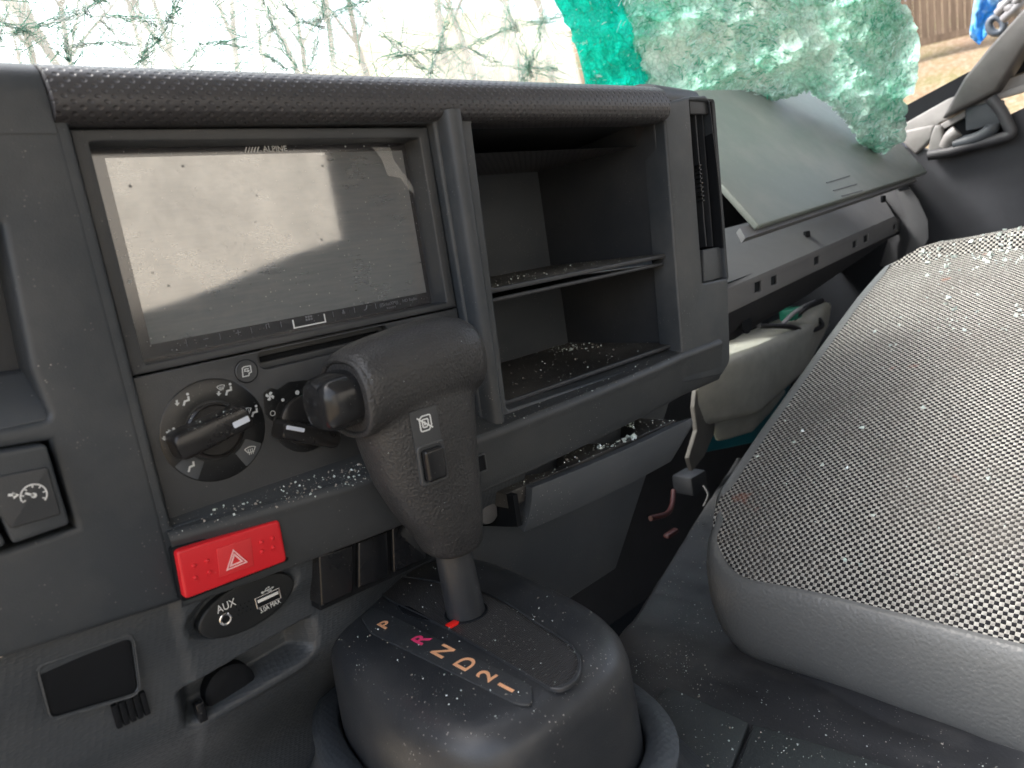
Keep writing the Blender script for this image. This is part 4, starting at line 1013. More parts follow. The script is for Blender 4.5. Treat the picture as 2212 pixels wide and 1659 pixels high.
body = [ksec(-.1515, .191, .2170, KY - .0135, KY + .0155), ksec(-.1475, .1880, .2195, KY - .0145, KY + .016), ksec(-.1385, .1845, .2205, KY - .0165, KY + .018), ksec(-.123, .1755, .2225, KY - .0185, KY + .019), ksec(-.1057, .1680, .2240, KY - .0195, KY + .020), ksec(-.085, .1630, .2260, KY - .0205, KY + .020), ksec(-.068, .1610, .2290, KY - .0205, KY + .020), ksec(-.050, .1590, .2320, KY - .018, KY + .019)]
add_mesh(loft(None, body, None))
barl = []
for x, ry, rz, zc in ((.1590, .0200, .0175, -.0560), (.1600, .0218, .0195, -.0555), (.163, .0228, .0208, -.0550), (.175, .0232, .0220, -.0535), (.200, .0230, .0226, -.0515), (.218, .0222, .0222, -.0510), (.228, .0200, .0205, -.0515), (.2335, .0165, .0175, -.0520), (.2365, .0115, .0125, -.0525), (.2378, .0050, .0060, -.0525)):
    barl.append([Vector((x, KY + ry * math.copysign(abs(math.cos(t)) ** .85, math.cos(t)), zc + rz * math.copysign(abs(math.sin(t)) ** .85, math.sin(t)))) for t in [2 * math.pi * k / 32 for k in range(32)]])
add_mesh(loft(None, barl, None))
bmesh.ops.recalc_face_normals(bmk, faces=bmk.faces)
me = bpy.data.meshes.new('knob_src'); bmk.to_mesh(me); bmk.free()
tmp = bpy.data.objects.new('tmp', me); COL.objects.link(tmp)
rm = tmp.modifiers.new('r', 'REMESH'); rm.mode = 'VOXEL'; rm.voxel_size = .0009; sm = tmp.modifiers.new('s', 'SMOOTH'); sm.factor = .5; sm.iterations = 45
dg = bpy.context.evaluated_depsgraph_get(); dg.update(); me2 = bpy.data.meshes.new_from_object(tmp.evaluated_get(dg)); bpy.data.objects.remove(tmp)
knob = link('shift_knob', me2, M['leather'], lev)
kbvh = BVHTree.FromPolygons([v.co.copy() for v in me2.vertices], [tuple(p.vertices) for p in me2.polygons])
def khit(px, py): r = ray(px, py).normalized(); h = kbvh.ray_cast(Vector((0, 0, 0)), r); return h[0], h[1]
# thumb button at the left end of the bar
bl = []
for x, sy, sz, zc in ((.170, .0155, .0128, -.0560), (.1600, .0160, .0133, -.0565), (.1515, .0158, .0131, -.0568), (.1468, .0149, .0124, -.0570), (.1438, .0128, .0106, -.0572), (.1422, .0085, .0075, -.0572), (.1418, .001, .001, -.0572)):
    bl.append([Vector((x, KY + .001 + sy * math.copysign(abs(math.cos(t)) ** .75, math.cos(t)), zc + sz * math.copysign(abs(math.sin(t)) ** .75, math.sin(t)))) for t in [2 * math.pi * k / 40 for k in range(40)]])
o = loft('release_button', bl, M['gloss'], lev, ang=80)
# leather collar round the button
cl_ = []
for x, k1 in ((.1655, 1.0), (.1610, 1.02), (.1585, 1.0), (.1578, .93), (.1588, .86), (.162, .84)):
    cl_.append([Vector((x, KY + .0005 + .0218 * k1 * math.copysign(abs(math.cos(t)) ** .8, math.cos(t)), -.0570 + .0192 * k1 * math.copysign(abs(math.sin(t)) ** .8, math.sin(t)))) for t in [2 * math.pi * k / 48 for k in range(48)]])
loft('button_collar', cl_, M['leather'], lev, cap0=False, cap1=False, ang=80)
# overdrive label and button on the front face
hp, hn = khit(918, 916)
def knobmap(lift):
    ux = Vector((1, 0, 0)); ux = (ux - hn * ux.dot(hn)).normalized(); uy = hn.cross(ux)
    if uy.z < 0: uy = -uy
    def f(x, y, h):
        q = hp + ux * x + uy * y; hh = kbvh.ray_cast(q + hn * .02, -hn, .05); b = hh[0] if hh[0] else q
        return b + hn * (lift + h)
    return f
hn = hn.normalized()
lab = Marks()
for i in range(6):
    for j in range(8):
        x0_, x1_ = -.0075 + i * .0025, -.0075 + (i + 1) * .0025; y0_, y1_ = -.0125 + j * .0025, -.0125 + (j + 1) * .0025
        lab.poly([(x0_, y0_), (x1_, y0_), (x1_, y1_), (x0_, y1_)])
lab.build('overdrive_label', knobmap(.0004), M['face'], lev, .0003)
mk = Marks(-.0002, .0006, .001, 0); mk.stroke(fillet([(-2.9, -3.6), (1.6, -3.6), (3.3, -1.6), (3.3, 3.6), (-1.3, 3.6), (-2.9, 2.4)], .9, 3), .62, True)
mk.stroke(fillet([(-1.5, -1.9), (.6, -1.9), (1.7, -.8), (1.7, 1.9), (-1.5, 1.9)], .6, 3), .62, True); mk.stroke([(-4.0, 3.2), (3.8, -3.0)], .7); mk.stroke([(-.3, -1.0), (-.3, .9)], .7)
mk.build('overdrive_symbol', knobmap(.00085), M['white'], lev, .00012)
hp2, hn2 = khit(934, 1000); hn2 = (hn2 + Vector((0, -.4, 0))).normalized()
Fb = frame(hp2, (Vector((1, 0, 0)) - hn2 * hn2.x), hn2.cross((Vector((1, 0, 0)) - hn2 * hn2.x).normalized()))
plate('overdrive_bezel', rect(-.0078, .0078, -.0105, .0105, .003), [rect(-.0056, .0056, -.0082, .0082, .002)], Fb @ Matrix.Translation((0, 0, .0010)), .004, .0009, M['face'], lev, 3)
plate('overdrive_button', rect(-.0054, .0054, -.0080, .0080, .002), [], Fb @ Matrix.Translation((0, 0, .0042)), .009, .0017, M['gloss'], lev, 4)

# ================================================================== ENGINE COVER / FLOOR
hump = thing('engine_cover', 'dark textured engine cover and mat beside the gear console', 'engine cover', (.45, .15, -.4))
zf = -.300
def hp_(x, y, z=zf): return Vector((x, y, z))
def grid_surf(name, x0, x1, y0, y1, nx, ny, fz, mat, parent, keep=None):
    vs, fs = [], []
    for j in range(ny + 1):
        for i in range(nx + 1): x = x0 + (x1 - x0) * i / nx; y = y0 + (y1 - y0) * j / ny; vs.append((x, y, fz(x, y)))
    for j in range(ny):
        for i in range(nx):
            a = j * (nx + 1) + i; xc = x0 + (x1 - x0) * (i + .5) / nx; yc = y0 + (y1 - y0) * (j + .5) / ny
            if keep is None or keep(xc, yc): fs.append((a, a + 1, a + nx + 2, a + nx + 1))
    return mesh_from(name, vs, fs, mat, parent)
# edge of the hump where it drops into the passenger footwell
def edge_drop(x, y):
    yl = .352 + (x - .389) * .33
    d = y - yl
    return d
def fzh(x, y):
    z = zf + .0015 * noise.noise(Vector((x * 30, y * 30, 0))) + .004 * noise.noise(Vector((x * 6, y * 6, 2)))
    z -= .012 * sst(.31, .43, x)
    d = edge_drop(x, y); z -= .10 * sst(-.008, .022, d)
    wr = sst(.34, .37, x) * (1 - sst(.42, .5, x)); z += .007 * wr * abs(noise.noise(Vector((x * 22, y * 9, 5))))
    return z
grid_surf('cover_mat', .24, .80, -.20, .56, 260, 300, fzh, M['rubber'], hump, lambda x, y: edge_drop(x, y) < .024)
# flat plates to the right of the console, with a seam
pA = [UZ(1440, 1480, zf + .004), UZ(1505, 1508, zf + .004), UZ(1618, 1560, zf + .004), UZ(1575, 1670, zf + .004), UZ(1560, 1720, zf + .004), UZ(1380, 1720, zf + .004), UZ(1330, 1600, zf + .004)]
slab('console_flange', pA, (0, 0, -1), .012, M['hump'], hump, .0015)
pB = [UZ(1626, 1563, zf + .004), UZ(1850, 1630, zf + .003), UZ(2250, 1760, zf + .002), UZ(2250, 2300, zf + .002), UZ(1500, 2300, zf + .004), UZ(1566, 1720, zf + .004)]
slab('rear_plate', pB, (0, 0, -1), .012, M['hump'], hump, .0015)
quadbox('footwell_floor', .40, 1.35, .0, .72, -.62, -.60, M['black'], hump)  # floor coloured black to paint the darkness of the footwell

# ================================================================== SEAT
seat = thing('passenger_seat', 'seat cushion in salt and pepper weave with grey vinyl side', 'seat', (.7, .0, -.5))
# cross-line of the fabric top: front silhouette points
sil = [(1531, 1222), (1546, 1160), (1600, 1060), (1700, 905), (1800, 760), (1900, 622), (1950, 563), (1990, 532), (2060, 510), (2212, 490)]
YF = .280
front = []
for k_, (a, b) in enumerate(sil):
    yy = YF if k_ < 7 else YF - (k_ - 6) * .022
    front.append(UY(a, b, yy) if k_ else UY(a, b, .277))
def fr_z(x):
    if x <= front[0].x: return front[0].z
    for a, b in zip(front, front[1:]):
        if a.x <= x <= b.x: return a.z + (b.z - a.z) * (x - a.x) / (b.x - a.x)
    return front[-1].z - (x - front[-1].x) * .05
ex = UZ(1600, 1262, -.25); XL = .4100
NXs, NYs = 120, 110; vs, fs, uvs = [], [], []
xsS = [XL + (1.15 - XL) * (i / NXs) ** 1.15 for i in range(NXs + 1)]
def yfr(x):
    if x <= front[0].x: return front[0].y
    for a, b in zip(front, front[1:]):
        if a.x <= x <= b.x: return a.y + (b.y - a.y) * (x - a.x) / (b.x - a.x)
    return front[-1].y - (x - front[-1].x) * .3
def seat_z(x, y):
    u = (yfr(x) + .016 - y)
    z = fr_z(x) + .004 * sst(0, .05, x - XL)
    z -= .010 * (1 - sst(-.03, .11, u)) + .0015 * noise.noise(Vector((x * 9, y * 9, 1)))
    return z - .05 * sst(.1, .7, u) * sst(.2, .8, x - XL)
colv = []
for j in range(NYs + 1):
    arcx = 0; prev = None
    for i_, x in enumerate(xsS):
        dx = x - XL; cr_ = .035; fy = yfr(x) + .016 * sst(0, .05, dx); y = fy - (j / NYs) ** 1.1 * (fy + .345); yy = y
        if dx < cr_:
            lim = fy - (cr_ - math.sqrt(max(cr_ ** 2 - (cr_ - dx) ** 2, 0))); yy = min(y, lim)
        p = Vector((x, yy, seat_z(x, yy)))
        if prev is not None: arcx += math.hypot(p.x - prev.x, p.z - prev.z)
        if j == 0: colv.append(0.0)
        else: q_ = vs[(j - 1) * (NXs + 1) + i_]; colv[i_] += math.hypot(p.y - q_.y, p.z - q_.z)
        prev = p; vs.append(p); uvs.append((arcx, .3 - yy))
for j in range(NYs):
    for i in range(NXs): a = j * (NXs + 1) + i; fs.append((a, a + NXs + 1, a + NXs + 2, a + 1))
mesh_from('cushion_top', vs, fs, M['fabric'], seat, uvs=uvs)
# vinyl side: swept around left edge and front, bulging
path = []
for j in range(0, 44): path.append((XL, -.34 + (.242 + .34) * j / 43))
for k_ in range(1, 12): a = k_ / 11 * math.pi / 2; path.append((XL + .035 - .035 * math.cos(a), .242 + .045 * math.sin(a)))
for k_ in range(1, 30): path.append((XL + .035 + .70 * k_ / 29, yfr(XL + .035 + .70 * k_ / 29) + .0165))
vs, fs, uvs = [], [], []; vprof = [(-.006, .0004), (0, .0), (.0035, -.002), (.0068, -.010), (.0085, -.024), (.0080, -.040), (.0055, -.052), (.001, -.061), (-.006, -.067), (-.016, -.071), (-.03, -.072), (-.09, -.072)]
vprof = smoothpath(vprof, 3); s_ = 0
for i, (x, y) in enumerate(path):
    a = Vector(path[max(i - 1, 0)]); b = Vector(path[min(i + 1, len(path) - 1)]); d = (b - a).normalized(); nn = Vector((-d.y, d.x))
    if i: s_ += (Vector(path[i]) - Vector(path[i - 1])).length
    zt_ = seat_z(max(x, XL + .0001), y) + .0004
    grow = 1 + 0.30 * min(max((.24 - y) / .3, 0), 1)
    taper = 1 - .0 * i
    for k_, (o_, dz) in enumerate(vprof):
        vs.append((x + nn.x * o_ - 0.0, y + nn.y * o_, zt_ + dz * grow)); uvs.append((s_, dz))
nV = len(vprof)
for i in range(len(path) - 1):
    for k_ in range(nV - 1): a = i * nV + k_; fs.append((a, a + nV, a + nV + 1, a + 1))
mesh_from('cushion_side', vs, fs, M['vinyl'], seat, uvs=uvs)

# ================================================================== GLOVE BOX SIDE
gb = thing('glovebox_housing', None, None, (.9, .40, -.05)); gb.parent = dash; gb.matrix_parent_inverse = Matrix.Translation(dash.location).inverted()
G0 = Vector((.636, .370, -.0675)); G1 = Vector((1.20, .410, -.042))
gdir = (G1 - G0); gn = Vector((gdir.y, -gdir.x, 0)).normalized()     # towards driver
def GP(px, py, off=0): return UP(px, py, G0 - gn * off * -1, gn)
band = [GP(1540, 630), GP(1934, 466), GP(1944, 499), GP(1545, 690)]
bandp = plate
def gframe(off=0): 
    ux = Vector((gdir.x, gdir.y, 0)).normalized(); return frame(G0 + gn * off, ux, (0, 0, 1))
GI = gframe().inverted()
def g2(px, py, off=0):
    q = gframe(off).inverted() @ UP(px, py, G0 + gn * off, gn); return (q.x, q.y)
holes = []
for (px, py, w_, h_) in ((1638, 619, 15, 22), (1673, 605, 14, 19), (1765, 562, 12, 17), (1847, 527, 10, 15), (1871, 515, 10, 15), (1933, 490, 7, 11)):
    holes.append([g2(px - w_ / 2, py - h_ / 2 + 3), g2(px + w_ / 2, py - h_ / 2 - 2), g2(px + w_ / 2, py + h_ / 2 - 2), g2(px - w_ / 2, py + h_ / 2 + 3)])
plate('mounting_rail', [g2(1520, 646), g2(1932, 467), g2(1946, 476), g2(1944, 500), g2(1900, 520), g2(1530, 699)], holes, gframe(), .0024, .0008, M['housing'], gb)
plate('rail_shadow_gap', [g2(1500, 640), g2(1946, 470), g2(1950, 504), g2(1500, 704)], [], gframe(-.0030), .002, .0002, M['black'], gb)  # black plate painting the dark seen through the rail holes
# sloping shelf above the rail
q = [UP(1520, 646, G0, gn), UP(1932, 467, G0, gn)]
q2 = [UY(1520, 560, .46), UX(1880, 430, 1.22)]
slab('sloped_shelf', [q[0], q[1], UX(1896, 408, 1.24), UY(1540, 500, .47)], (0, .3, -1), .006, M['housing'], gb)
# underside below the rail
slab('under_panel', [UP(1520, 697, G0, gn), UP(1944, 500, G0, gn), UX(1900, 545, 1.12) + Vector((0, .03, 0)), UY(1740, 640, .43), UY(1585, 733, .40), UY(1500, 760, .39)], (0, 1, 0), .02, M['cabdark'], gb)
p = UY(1612, 700, .392); lathe('bolt_hole', frame(p, (1, 0, 0), (0, 0, 1)), [(.0105, 0), (.0105, .001), (.001, .001)], M['black'], gb, 24)
p = UP(1743, 508, (q[0] + q[1]) / 2 + Vector((0, .02, .02)), Vector((0, -.5, 1))); box('clip_hole', p, (.012, .004, .010), M['black'], gb, .001)
p = UX(1908, 430, 1.16); box('clip_hole', p, (.012, .004, .010), M['black'], gb, .001)
# lid lying over the dash
LA = Vector((.643, .340, -.017)); LB = Vector((1.25, .380, .0165)); LC = UY(1560, 195, .50)
ln = (LB - LA).cross(LC - LA).normalized()
if ln.z < 0: ln = -ln
def LPt(px, py): return UP(px, py, LA, ln)
lid = [LPt(1640, 487), LPt(2004, 371), LPt(1950, 316), LPt(1890, 215), LPt(1780, 150), LPt(1540, 150), LPt(1480, 320)]
lidp = slab('glovebox_lid', [LPt(1640, 487), LPt(2004, 371), LPt(1948, 310), LPt(1905, 262), LPt(1780, 193), LPt(1500, 193), LPt(1520, 352)], -ln, .007, plastic('dusty_lid_plastic', (.125, .150, .140), .5, .15, 1200, 2.2, .5), dash, .0018)
for (a, b, c_, d_) in ((1785, 395, 1835, 380), (1800, 412, 1850, 398), (1818, 424, 1862, 412)):
    u, v = LPt(a, b), LPt(c_, d_); tube('moulded_line', [u + ln * .0002, v + ln * .0002], .0007, M['gray'], lidp, 6)
# inner lip under lid
slab('lid_inner', [LPt(1622, 500) - ln * .008, LPt(1990, 380) - ln * .008, LPt(1975, 366) - ln * .008, LPt(1610, 478) - ln * .008], -ln, .006, M['housing'], lidp)
# black sheet painting the shade of the opening behind lid
slab('cavity_shade_sheet', [UY(1500, 360, .52), UX(1960, 330, 1.30) + Vector((0, .08, 0)), UX(1960, 560, 1.30) + Vector((0, .08, 0)), UY(1500, 760, .52)], (0, 1, 0), .01, M['black'], gb)
# end trim of the dash at the far right, with small vent
et = [UX(1930, 405, 1.20), UX(1958, 393, 1.20), UX(1985, 430, 1.20), UX(2006, 475, 1.20), UX(2008, 515, 1.20), UX(1990, 550, 1.20), UX(1965, 575, 1.20), UX(1945, 580, 1.20), UX(1965, 520, 1.20), UX(1960, 470, 1.20)]
etm = hexa('end_trim', [v + Vector((.05, .05, 0)) for v in et], et, M['housing'], dash, .003)
hexa('end_vent', [UX(1936, 402, 1.195), UX(1956, 394, 1.195), UX(1966, 408, 1.195), UX(1944, 414, 1.195)], [v + Vector((-.002, 0, 0)) for v in [UX(1936, 402, 1.195), UX(1956, 394, 1.195), UX(1966, 408, 1.195), UX(1944, 414, 1.195)]], M['black'], etm)

# ================================================================== UNDER THE DASH
tank = thing('fluid_tank', 'milky white plastic fluid tank hanging under the passenger dash', 'fluid tank', (.85, .50, -.22))
def tq(px, py, Y): return UY(px, py, Y)
Tt = [tq(1540, 760, .50), tq(1632, 703, .52), tq(1800, 640, .50), tq(1690, 720, .455), tq(1560, 765, .445)]
body_t = [tq(1500, 790, .45), tq(1645, 768, .44), tq(1760, 690, .44), tq(1800, 640, .50), tq(1640, 700, .52), tq(1540, 745, .52)]
bot_t = [tq(1500, 930, .47), tq(1642, 905, .455), tq(1745, 805, .46), tq(1790, 715, .51), tq(1660, 800, .55), tq(1540, 870, .55)]
hexa('tank_body', bot_t, body_t, M['tank'], tank, .014)
hexa('tank_outlet', [tq(1545, 960, .49), tq(1625, 940, .48), tq(1655, 900, .49), tq(1580, 930, .51)], [tq(1515, 890, .475), tq(1650, 870, .462), tq(1715, 830, .475), tq(1560, 860, .50)], M['tank'], tank, .008)
bb = hexa('blue_container', [tq(1500, 990, .55), tq(1640, 960, .52), tq(1700, 850, .54), tq(1560, 880, .60)], [tq(1515, 900, .53), tq(1590, 890, .50), tq(1720, 810, .52), tq(1580, 830, .6)], M['bluewash'], None, .01); tag(bb, 'deep blue container half hidden below the milky tank', 'container')
brk = thing('steel_bracket', 'grey steel bracket between the cluster and the milky tank', 'bracket', (.7, .46, -.25))
slab('bracket_arm', [tq(1505, 835, .46), tq(1556, 800, .48), tq(1578, 845, .48), tq(1550, 885, .48), tq(1542, 940, .48), tq(1520, 985, .47), tq(1496, 1018, .47), tq(1488, 990, .465), tq(1506, 930, .46), tq(1500, 880, .46)], (0, 1, 0), .006, M['steel'], brk, .001)
wh = thing('wiring_harness', 'tangle of dark wires and green connector above the milky tank', 'wiring', (.9, .48, -.12))
box('green_connector', tq(1708, 678, .46), (.030, .02, .016), simple('green_connector_plastic', (.02, .22, .14), .4), wh, .003)
tube('wire', smoothpath([tuple(tq(1640, 705, .46)), tuple(tq(1700, 705, .45)), tuple(tq(1745, 715, .45)), tuple(tq(1775, 705, .45)), tuple(tq(1770, 690, .46))]), .0035, M['wire'], wh)
tube('wire', smoothpath([tuple(tq(1690, 700, .455)), tuple(tq(1720, 672, .45)), tuple(tq(1760, 652, .46))]), .003, M['greyw'], wh)
tube('wire', smoothpath([tuple(tq(1715, 688, .455)), tuple(tq(1740, 665, .45)), tuple(tq(1775, 650, .46))]), .004, M['wire'], wh)
wr2 = thing('loose_cable', 'red and grey cable ends hanging in the dark footwell', 'cable', (.6, .45, -.3))
tube('cable', smoothpath([tuple(tq(1455, 1060, .47)), tuple(tq(1452, 1090, .46)), tuple(tq(1440, 1110, .45)), tuple(tq(1405, 1120, .45))]), .0030, M['redwire'], wr2)
tube('cable', smoothpath([tuple(tq(1520, 1050, .47)), tuple(tq(1530, 1070, .46)), tuple(tq(1520, 1095, .46))]), .0022, M['wire'], wr2)
box('plug', tq(1450, 1152, .46), (.022, .008, .005), M['redwire'], wr2, .002)
box('relay', tq(1490, 1040, .50), (.035, .03, .025), M['pocket'], wr2, .004)

# ================================================================== DOOR AND PILLAR
door = thing('passenger_door', 'dark passenger door trim with grab handle recess behind the dash end', 'door', (1.32, .1, -.4))
XD = 1.32
def D(px, py, X=XD): return UX(px, py, X)
hexa('door_panel', [v + Vector((.04, 0, 0)) for v in [D(1915, 300), D(1955, 318), D(2010, 325), D(2150, 262), D(2250, 215), D(2900, 100), D(2900, 1400), D(1880, 1400)]], [D(1915, 300), D(1955, 318), D(2010, 325), D(2150, 262), D(2250, 215), D(2900, 100), D(2900, 1400), D(1880, 1400)], M['cabdark'], door)
dz = lambda x, y, X=XD: UX((3200 + x / 1.844) / 1.736, (y / 1.844) / 1.736, X)      # coordinates from the close-up of the door
sill = slab('window_sill', [dz(350, 855), dz(660, 680), dz(1200, 500), dz(2200, 150), dz(2200, 420), dz(1200, 590), dz(600, 850), dz(420, 1000), dz(345, 930)], (1, 0, 0), .03, M['pillar'], door, .002)
slab('window_seal', [dz(340, 742, XD + .03), dz(790, 500, XD + .03), dz(1250, 300, XD + .03), dz(2200, 0, XD + .03), dz(2200, 160, XD + .03), dz(1250, 470, XD + .03), dz(660, 690, XD + .03), dz(345, 862, XD + .03)], (1, 0, 0), .02, M['black'], door)
slab('sill_trim', [dz(600, 860, XD - .012), dz(960, 660, XD - .012), dz(1300, 540, XD - .012), dz(1300, 600, XD - .012), dz(960, 700, XD - .012), dz(615, 900, XD - .012)], (1, 0, 0), .01, M['pillar'], door, .001)
slab('handle_recess', [dz(600, 880, XD - .004), dz(950, 690, XD - .004), dz(1100, 930, XD - .004), dz(630, 1035, XD - .004)], (1, 0, 0), .003, M['black'], door)
tube('grab_handle', smoothpath([tuple(dz(950, 680, XD - .02)), tuple(dz(1020, 760, XD - .02)), tuple(dz(1070, 860, XD - .02)), tuple(dz(1090, 925, XD - .02)), tuple(dz(1000, 960, XD - .02)), tuple(dz(800, 1010, XD - .02)), tuple(dz(660, 1050, XD - .02)), tuple(dz(520, 1075, XD - .02))]), .008, simple('door_grey', (.055, .055, .06), .5), door, 12)
slab('handle_post', [dz(560, 860, XD - .02), dz(612, 870, XD - .02), dz(622, 1020, XD - .02), dz(640, 1060, XD - .02), dz(500, 1085, XD - .02), dz(535, 930, XD - .02)], (1, 0, 0), .016, simple('door_grey_light', (.22, .215, .21), .5), door, .004)
tube('handle_cable', smoothpath([tuple(dz(640, 1010, XD - .015)), tuple(dz(670, 950, XD - .02)), tuple(dz(720, 905, XD - .02))]), .010, M['pillar'], door, 10)
tube('handle_cable', smoothpath([tuple(dz(700, 1000, XD - .018)), tuple(dz(850, 960, XD - .02)), tuple(dz(950, 900, XD - .02)), tuple(dz(960, 860, XD - .02))]), .010, M['gray'], door, 10)
box('latch_block', dz(910, 800, XD - .012), (.01, .05, .035), M['gray'], door, .003)
slab('corner_trim', [dz(345, 905, XD - .005), dz(560, 860, XD - .005), dz(540, 960, XD - .005), dz(430, 1070, XD - .005), dz(350, 1000, XD - .005)], (1, 0, 0), .02, M['pillar'], door, .004)
# windscreen pillar, in front of the door opening
pil = [dz(600, 830, XD - .03), dz(760, 540, XD - .03), dz(930, 330, XD - .03), dz(1180, 50, XD - .03), dz(1500, -280, XD - .03), dz(1900, -640, XD - .03), dz(2200, -500, XD - .03), dz(1650, -130, XD - .03), dz(1330, 150, XD - .03), dz(1180, 330, XD - .03), dz(1030, 560, XD - .03), dz(980, 640, XD - .03)]
apil = hexa('windscreen_pillar', [v + Vector((.05, .0, .0)) for v in pil], pil, M['pillar2'], cab, .006)
# side window glass of the door omitted where it is broken away; bright outer mirror arm
mb = slab('door_edge', [dz(1030, 550, XD + .06), dz(1190, 450, XD + .06), dz(1500, 330, XD + .06), dz(1500, 430, XD + .06), dz(1190, 545, XD + .06), dz(1080, 580, XD + .06)], (1, 0, 0), .02, simple('white_paint', (.8, .8, .78), .4), door)
# blue plastic and cables hanging outside the pillar
bag = thing('plastic_bag', 'crumpled light blue plastic sheet hanging outside the windscreen pillar', 'plastic bag', (1.6, .4, .3))
XB = 1.62
bq = [(850, -200), (850, 0), (830, 50), (820, 130), (805, 250), (835, 285), (868, 305), (920, 250), (960, 150), (1040, 0), (1100, -200)]
vs, fs = [], []; n_ = 14; Lp = [(850, -200), (848, -60), (835, 40), (822, 130), (805, 245), (866, 306)]; Rp = [(1100, -200), (1060, -60), (1025, 40), (965, 150), (925, 245), (868, 307)]
Lp = smoothpath(Lp, 5); Rp = smoothpath(Rp, 5)
for i, (l_, r_) in enumerate(zip(Lp, Rp)):
    for k_ in range(n_ + 1):
        t = k_ / n_; x = l_[0] + (r_[0] - l_[0]) * t; y = l_[1] + (r_[1] - l_[1]) * t
        vs.append(dz(x, y, XB + .035 * noise.noise(Vector((x * .014, y * .006, 0))) + .012 * noise.noise(Vector((x * .05, y * .03, 4)))))
for i in range(len(Lp) - 1):
    for k_ in range(n_): a = i * (n_ + 1) + k_; fs.append((a, a + 1, a + n_ + 2, a + n_ + 1))
mbg = NT('thin_blue_plastic'); cc = mbg.mix(mbg.ramp(mbg.noise(mbg.obj(), 22, 2), .42, .58), (.62, .80, .95), (.16, .55, .93)); mbg.l(cc, mbg.b.inputs['Base Color']); setp(mbg.b, Roughness=.3)
tt = mbg.n('BsdfTranslucent'); mbg.l(cc, tt.inputs[0]); mx = mbg.n('MixShader'); mx.inputs[0].default_value = .5; mbg.l(mbg.b.outputs[0], mx.inputs[1]); mbg.l(tt.outputs[0], mx.inputs[2]); mbg.l(mx.outputs[0], mbg.out.inputs[0])
o = mesh_from('bag_film', vs, fs, mbg.m, bag); so_ = o.modifiers.new('s', 'SOLIDIFY'); so_.thickness = .0015
cab2 = thing('loose_wires', 'grey looped wires beside the light blue plastic sheet', 'wires', (1.6, .35, .3))
tube('wire', [dz(990 + 52 * math.cos(a * .35), 175 + 55 * math.sin(a * .35), 1.58) for a in range(19)], .0065, simple('slate_wire', (.08, .10, .13), .4), cab2)
for a, b, c_, d_ in ((1000, 90, 1110, -40), (1040, 130, 1160, 20), (1080, 60, 1180, -60), (1020, 40, 1130, 90)):
    tube('wire', smoothpath([tuple(dz(a, b, 1.57)), tuple(dz((a + c_) / 2 + 12, (b + d_) / 2 - 10, 1.56)), tuple(dz(c_, d_, 1.57))]), .008, M['greyw'], cab2)

# ================================================================== WINDSCREEN
ws = thing('shattered_windscreen', 'shattered laminated windscreen with crushed green glass folded over the dash', 'windscreen', (.7, .6, .1))
YW = .68
pane = slab('cracked_pane', [(-.5, YW, .10), (.84, YW, .10), (.80, YW + .05, .66), (-.5, YW + .05, .66)], (0, 1, 0), .004, M['pane'], ws)
def wp(px, py, off=0): 
    return UP(px, py, Vector((0, YW - .003 - off, .10)), Vector((0, -1, .0893)).normalized())
cw = ([], []); cg = ([], [])
rnd = random.Random(11)
def addcrack(pts, r, green):
    tgt = cg if green else cw
    v, f = tube(None, pts, r, None, seg=4, caps=False); b = len(tgt[0]); tgt[0].extend(v); tgt[1].extend([tuple(q + b for q in ff) for ff in f])
def jag(a, b, n=5, amp=5):
    a, b = Vector(a), Vector(b); nrm = (b - a).orthogonal().normalized() if (b - a).length else Vector((0, 1)); out = []
    for i in range(n + 1):
        t = i / n; out.append(a.lerp(b, t) + nrm * rnd.uniform(-amp, amp) * (0 if i in (0, n) else 1))
    return out
bands = [([(-40, 100), (60, 62), (170, 25), (270, -30)], 13, 30), ([(170, 10), (200, 35), (300, 40), (340, 60)], 8, 18), ([(290, 150), (340, 80), (370, 30), (400, -30)], 18, 50), ([(150, 98), (220, 92), (300, 95)], 7, 16), ([(130, 60), (150, 130)], 9, 10),
         ([(200, 30), (290, 110), (330, 150)], 4, 5), ([(390, 150), (440, 95), (520, 85), (600, 62), (690, 42), (790, 0)], 8, 34), ([(470, 90), (560, 110), (620, 150)], 6, 12), ([(560, -20), (590, 60), (640, 150)], 7, 16), ([(700, -10), (690, 60), (670, 150)], 10, 22),
         ([(740, -20), (800, 60), (870, 110), (920, 150)], 8, 24), ([(810, 130), (900, 112), (1000, 100), (1110, 60), (1230, 30)], 10, 44), ([(1000, -20), (960, 60), (930, 160)], 8, 18), ([(1080, -10), (1120, 70), (1150, 170)], 10, 24), ([(1190, 0), (1160, 90), (1130, 170)], 11, 26), ([(1000, 100), (1080, 140), (1200, 150)], 8, 20), ([(600, -10), (640, 40), (700, 60)], 6, 12), ([(20, 0), (0, 90)], 7, 8), ([(-30, 30), (80, 80), (150, 130)], 5, 8), ([(-20, -60), (400, -40), (800, -70), (1200, -50)], 22, 60)]
for pl, wd, cnt in bands:
    for q in range(int(cnt * 3.2)):
        i = rnd.randrange(len(pl) - 1); a = Vector(pl[i]); b = Vector(pl[i + 1]); t0 = rnd.random(); t1 = min(1, t0 + rnd.uniform(.15, .6))
        u = a.lerp(b, t0) + Vector((rnd.gauss(0, wd * .5), rnd.gauss(0, wd * .5))); v = a.lerp(b, t1) + Vector((rnd.gauss(0, wd * .5), rnd.gauss(0, wd * .5)))
        pts = [wp(p.x, p.y, rnd.uniform(0, .012)) for p in jag(u, v, 4, 3.5)]
        addcrack(pts, rnd.choice((.00016, .00022, .0003, .0005)), rnd.random() < .6)
